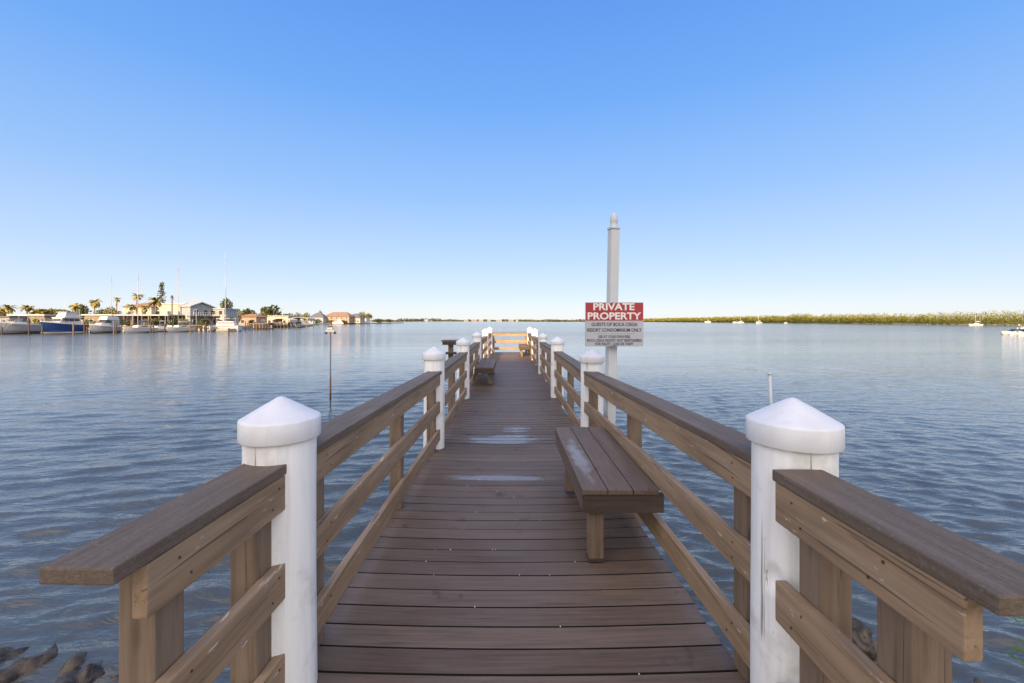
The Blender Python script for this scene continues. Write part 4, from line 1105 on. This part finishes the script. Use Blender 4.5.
def dock(label, px0, px1, d, ytop, dep, rz=0, legs=6, hh=.3):
    x0 = WX(px0, d); W_ = WX(px1, d) - x0; z = WH(ytop, d) - WZ
    t = thing('wooden_dock', label, 'dock', (x0, d, WZ), rz, 'wooden docks of the marina')
    bm = NB(); bx(bm, 0, W_, 0, dep, z - hh, z); obj('deck', bm, 'oldwood', t)
    for k in range(legs):
        for y_ in (.1, dep - .3):
            bm = NB(); x = .1 + k * (W_ - .4) / (legs - 1); bx(bm, x, x + .25, y_, y_ + .25, -1.2, z - hh - .002); obj('leg', bm, 'darkwood', t)
    bm = NB(); bx(bm, 0, W_, -.06, -.002, z - .9, z - .6); obj('stringer', bm, 'darkwood', t)
dock('long wooden dock right of the catamaran on dark legs', 248, 268, 128, 323.2, 3, 0, 7)
dock('wooden dock behind, reaching toward the boat lift', 262, 288, 160, 322.6, 4, 0, 8)
dock('low dock finger behind the white sloop', 118, 150, 103, 326.0, 1.6, 0, 5)
dock('low dock finger left of the catamaran', 186, 206, 108, 325.0, 1.6, 0, 5)
dock('low dock finger at the stern of the blue cruiser', 70, 92, 97, 327.0, 1.5, 0, 4)
def lift(label, px0, px1, d, ytop, dep, mat):
    x0 = WX(px0, d); W_ = WX(px1, d) - x0; z = WH(ytop, d) - WZ
    t = thing('boat_lift', label, 'boat lift', (x0, d, WZ), 0, 'covered boat lifts')
    for xx in (0, W_ - .3):
        for yy in (0, dep):
            bm = NB(); tube(bm, (xx + .15, yy, -1.2), (xx + .15, yy, z - .5), .17, .15, 8); obj('post', bm, 'oldwood', t)
    bm = NB(); prism(bm, [(-.3, z - 1.4), (-.3, z - .5), (W_ * .25, z), (W_ * .75, z), (W_ + .3, z - .5), (W_ + .3, z - 1.4), (W_ + .15, z - 1.4), (W_ + .1, z - .6), (W_ * .73, z - .15), (W_ * .27, z - .15), (-.1, z - .6), (-.15, z - 1.4)], 'y', -.4, dep + .4)
    obj('canopy', bm, mat, t)
    bm = NB(); bx(bm, -.2, W_ + .2, -.1, .2, z - 1.9, z - 1.65); obj('beam', bm, 'oldwood', t)
lift('covered boat lift with grey green canopy at the end of the docks', 291, 307, 170, 317.2, 6, plain('grey_green_canvas', (.30, .34, .30), .8, .15, .5))
lift('covered boat lift with pale canopy left of the grey green one', 273, 289, 164, 318.2, 6, plain('pale_tan_canvas', (.50, .46, .40), .8, .15, .5))
cruiser('white boat hanging under the grey green lift canopy', 299, 173, 6.0, 2.3, 1.0, 'white', R(180), 'express')['group'] = 'boats moored in the marina'
cruiser('white boat moored beside the long wooden dock', 262, 139, 5.5, 2.2, 1.1, 'white', R(150), 'express')
cruiser('white cruiser moored before the orange roofed house', 338, 330, 8, 2.8, 1.3, 'white', R(100), 'flybridge')

bm0 = NB(); bx(bm0, -.6, .6, -.3, .3, 0, .62, .04); box0 = obj('dock_box', bm0, 'canvas')
bm0 = NB(); bx(bm0, -.64, .64, -.34, .34, .622, .72, .04); obj('lid', bm0, 'white', box0)
for k, (px, d, lb) in enumerate([(49, 102.5, 'white dock box behind the bow rail of the blue cruiser'), (93, 105, 'white dock box left of the third cruiser'), (124, 108, 'white dock box left of the white sloop mast'), (153, 110, 'white dock box behind the tan and dark twin pilings'), (170, 112, 'white dock box under the bare palm trunk'), (206, 117, 'white dock box left of the catamaran cabin')]):
    o = box0 if k == 0 else dup(box0, (0, 0, 0))
    o.location = (WX(px, d), d, LZ + .002); tag(o, lb, 'dock box', 'dock boxes along the seawall')
first_lamp = None
for k, (px, d, yt, lb) in enumerate([(79, 104, 309.5, 'pale slim pole behind the stern of the blue cruiser'), (132, 110, 311, 'pale slim pole left of the white sloop mast'), (148, 111, 312, 'pale slim pole right of the white sloop'), (165, 113, 308, 'pale slim pole in front of the cream house'), (196, 116, 309, 'pale slim pole before the grey gabled house')]):
    if first_lamp is None:
        bm = NB(); tube(bm, (0, 0, 0), (0, 0, 5), .07, .05, 8); first_lamp = obj('dock_pole', bm, 'alloy', None, True)
        bm = NB(); bx(bm, -.16, .16, -.12, .12, 5.002, 5.2, .03); obj('pole_head', bm, 'greywall', first_lamp); o = first_lamp
    else: o = dup(first_lamp, (0, 0, 0))
    o.location = (WX(px, d), d, LZ); o.scale = (1, 1, (WH(yt, d) - LZ) / 5.2); tag(o, lb, 'pole', 'slim poles along the marina docks')

# ------------------------------------------------------------------ the condominium behind the camera; its shade lies over the near pier
BY = 60.0
t = thing('condominium', 'tall pale condominium tower standing on the shore behind the pier', 'building', (-(BY + 8) * math.tan(R(SUN_AZ)), -BY, .1))
Hb = (16.9 + BY) * math.tan(R(SUN_EL)) / math.cos(R(SUN_AZ)) - .1
bm = NB(); bx(bm, -26, 26, -14, 0, 0, Hb - .5); obj('wall', bm, 'cream', t)
bm = NB(); bx(bm, -26.4, 26.4, -14.4, .0, Hb - .498, Hb); obj('roof', bm, 'roofwhite', t)
for f in range(int((Hb - 1) / 3.1)):
    z = .1 + f * 3.1
    windows(t, [(-24 + k * 6, -20 + k * 6, .3 + z, 2.4 + z) for k in range(8)], y=-.02, dep=.06)
    if f:
        bm = NB(); bx(bm, -25, 25, .045, 1.5, z - .1, z + .1); bx(bm, -25, 25, 1.42, 1.5, z + .102, z + 1.1); obj('balcony', bm, 'white', t)
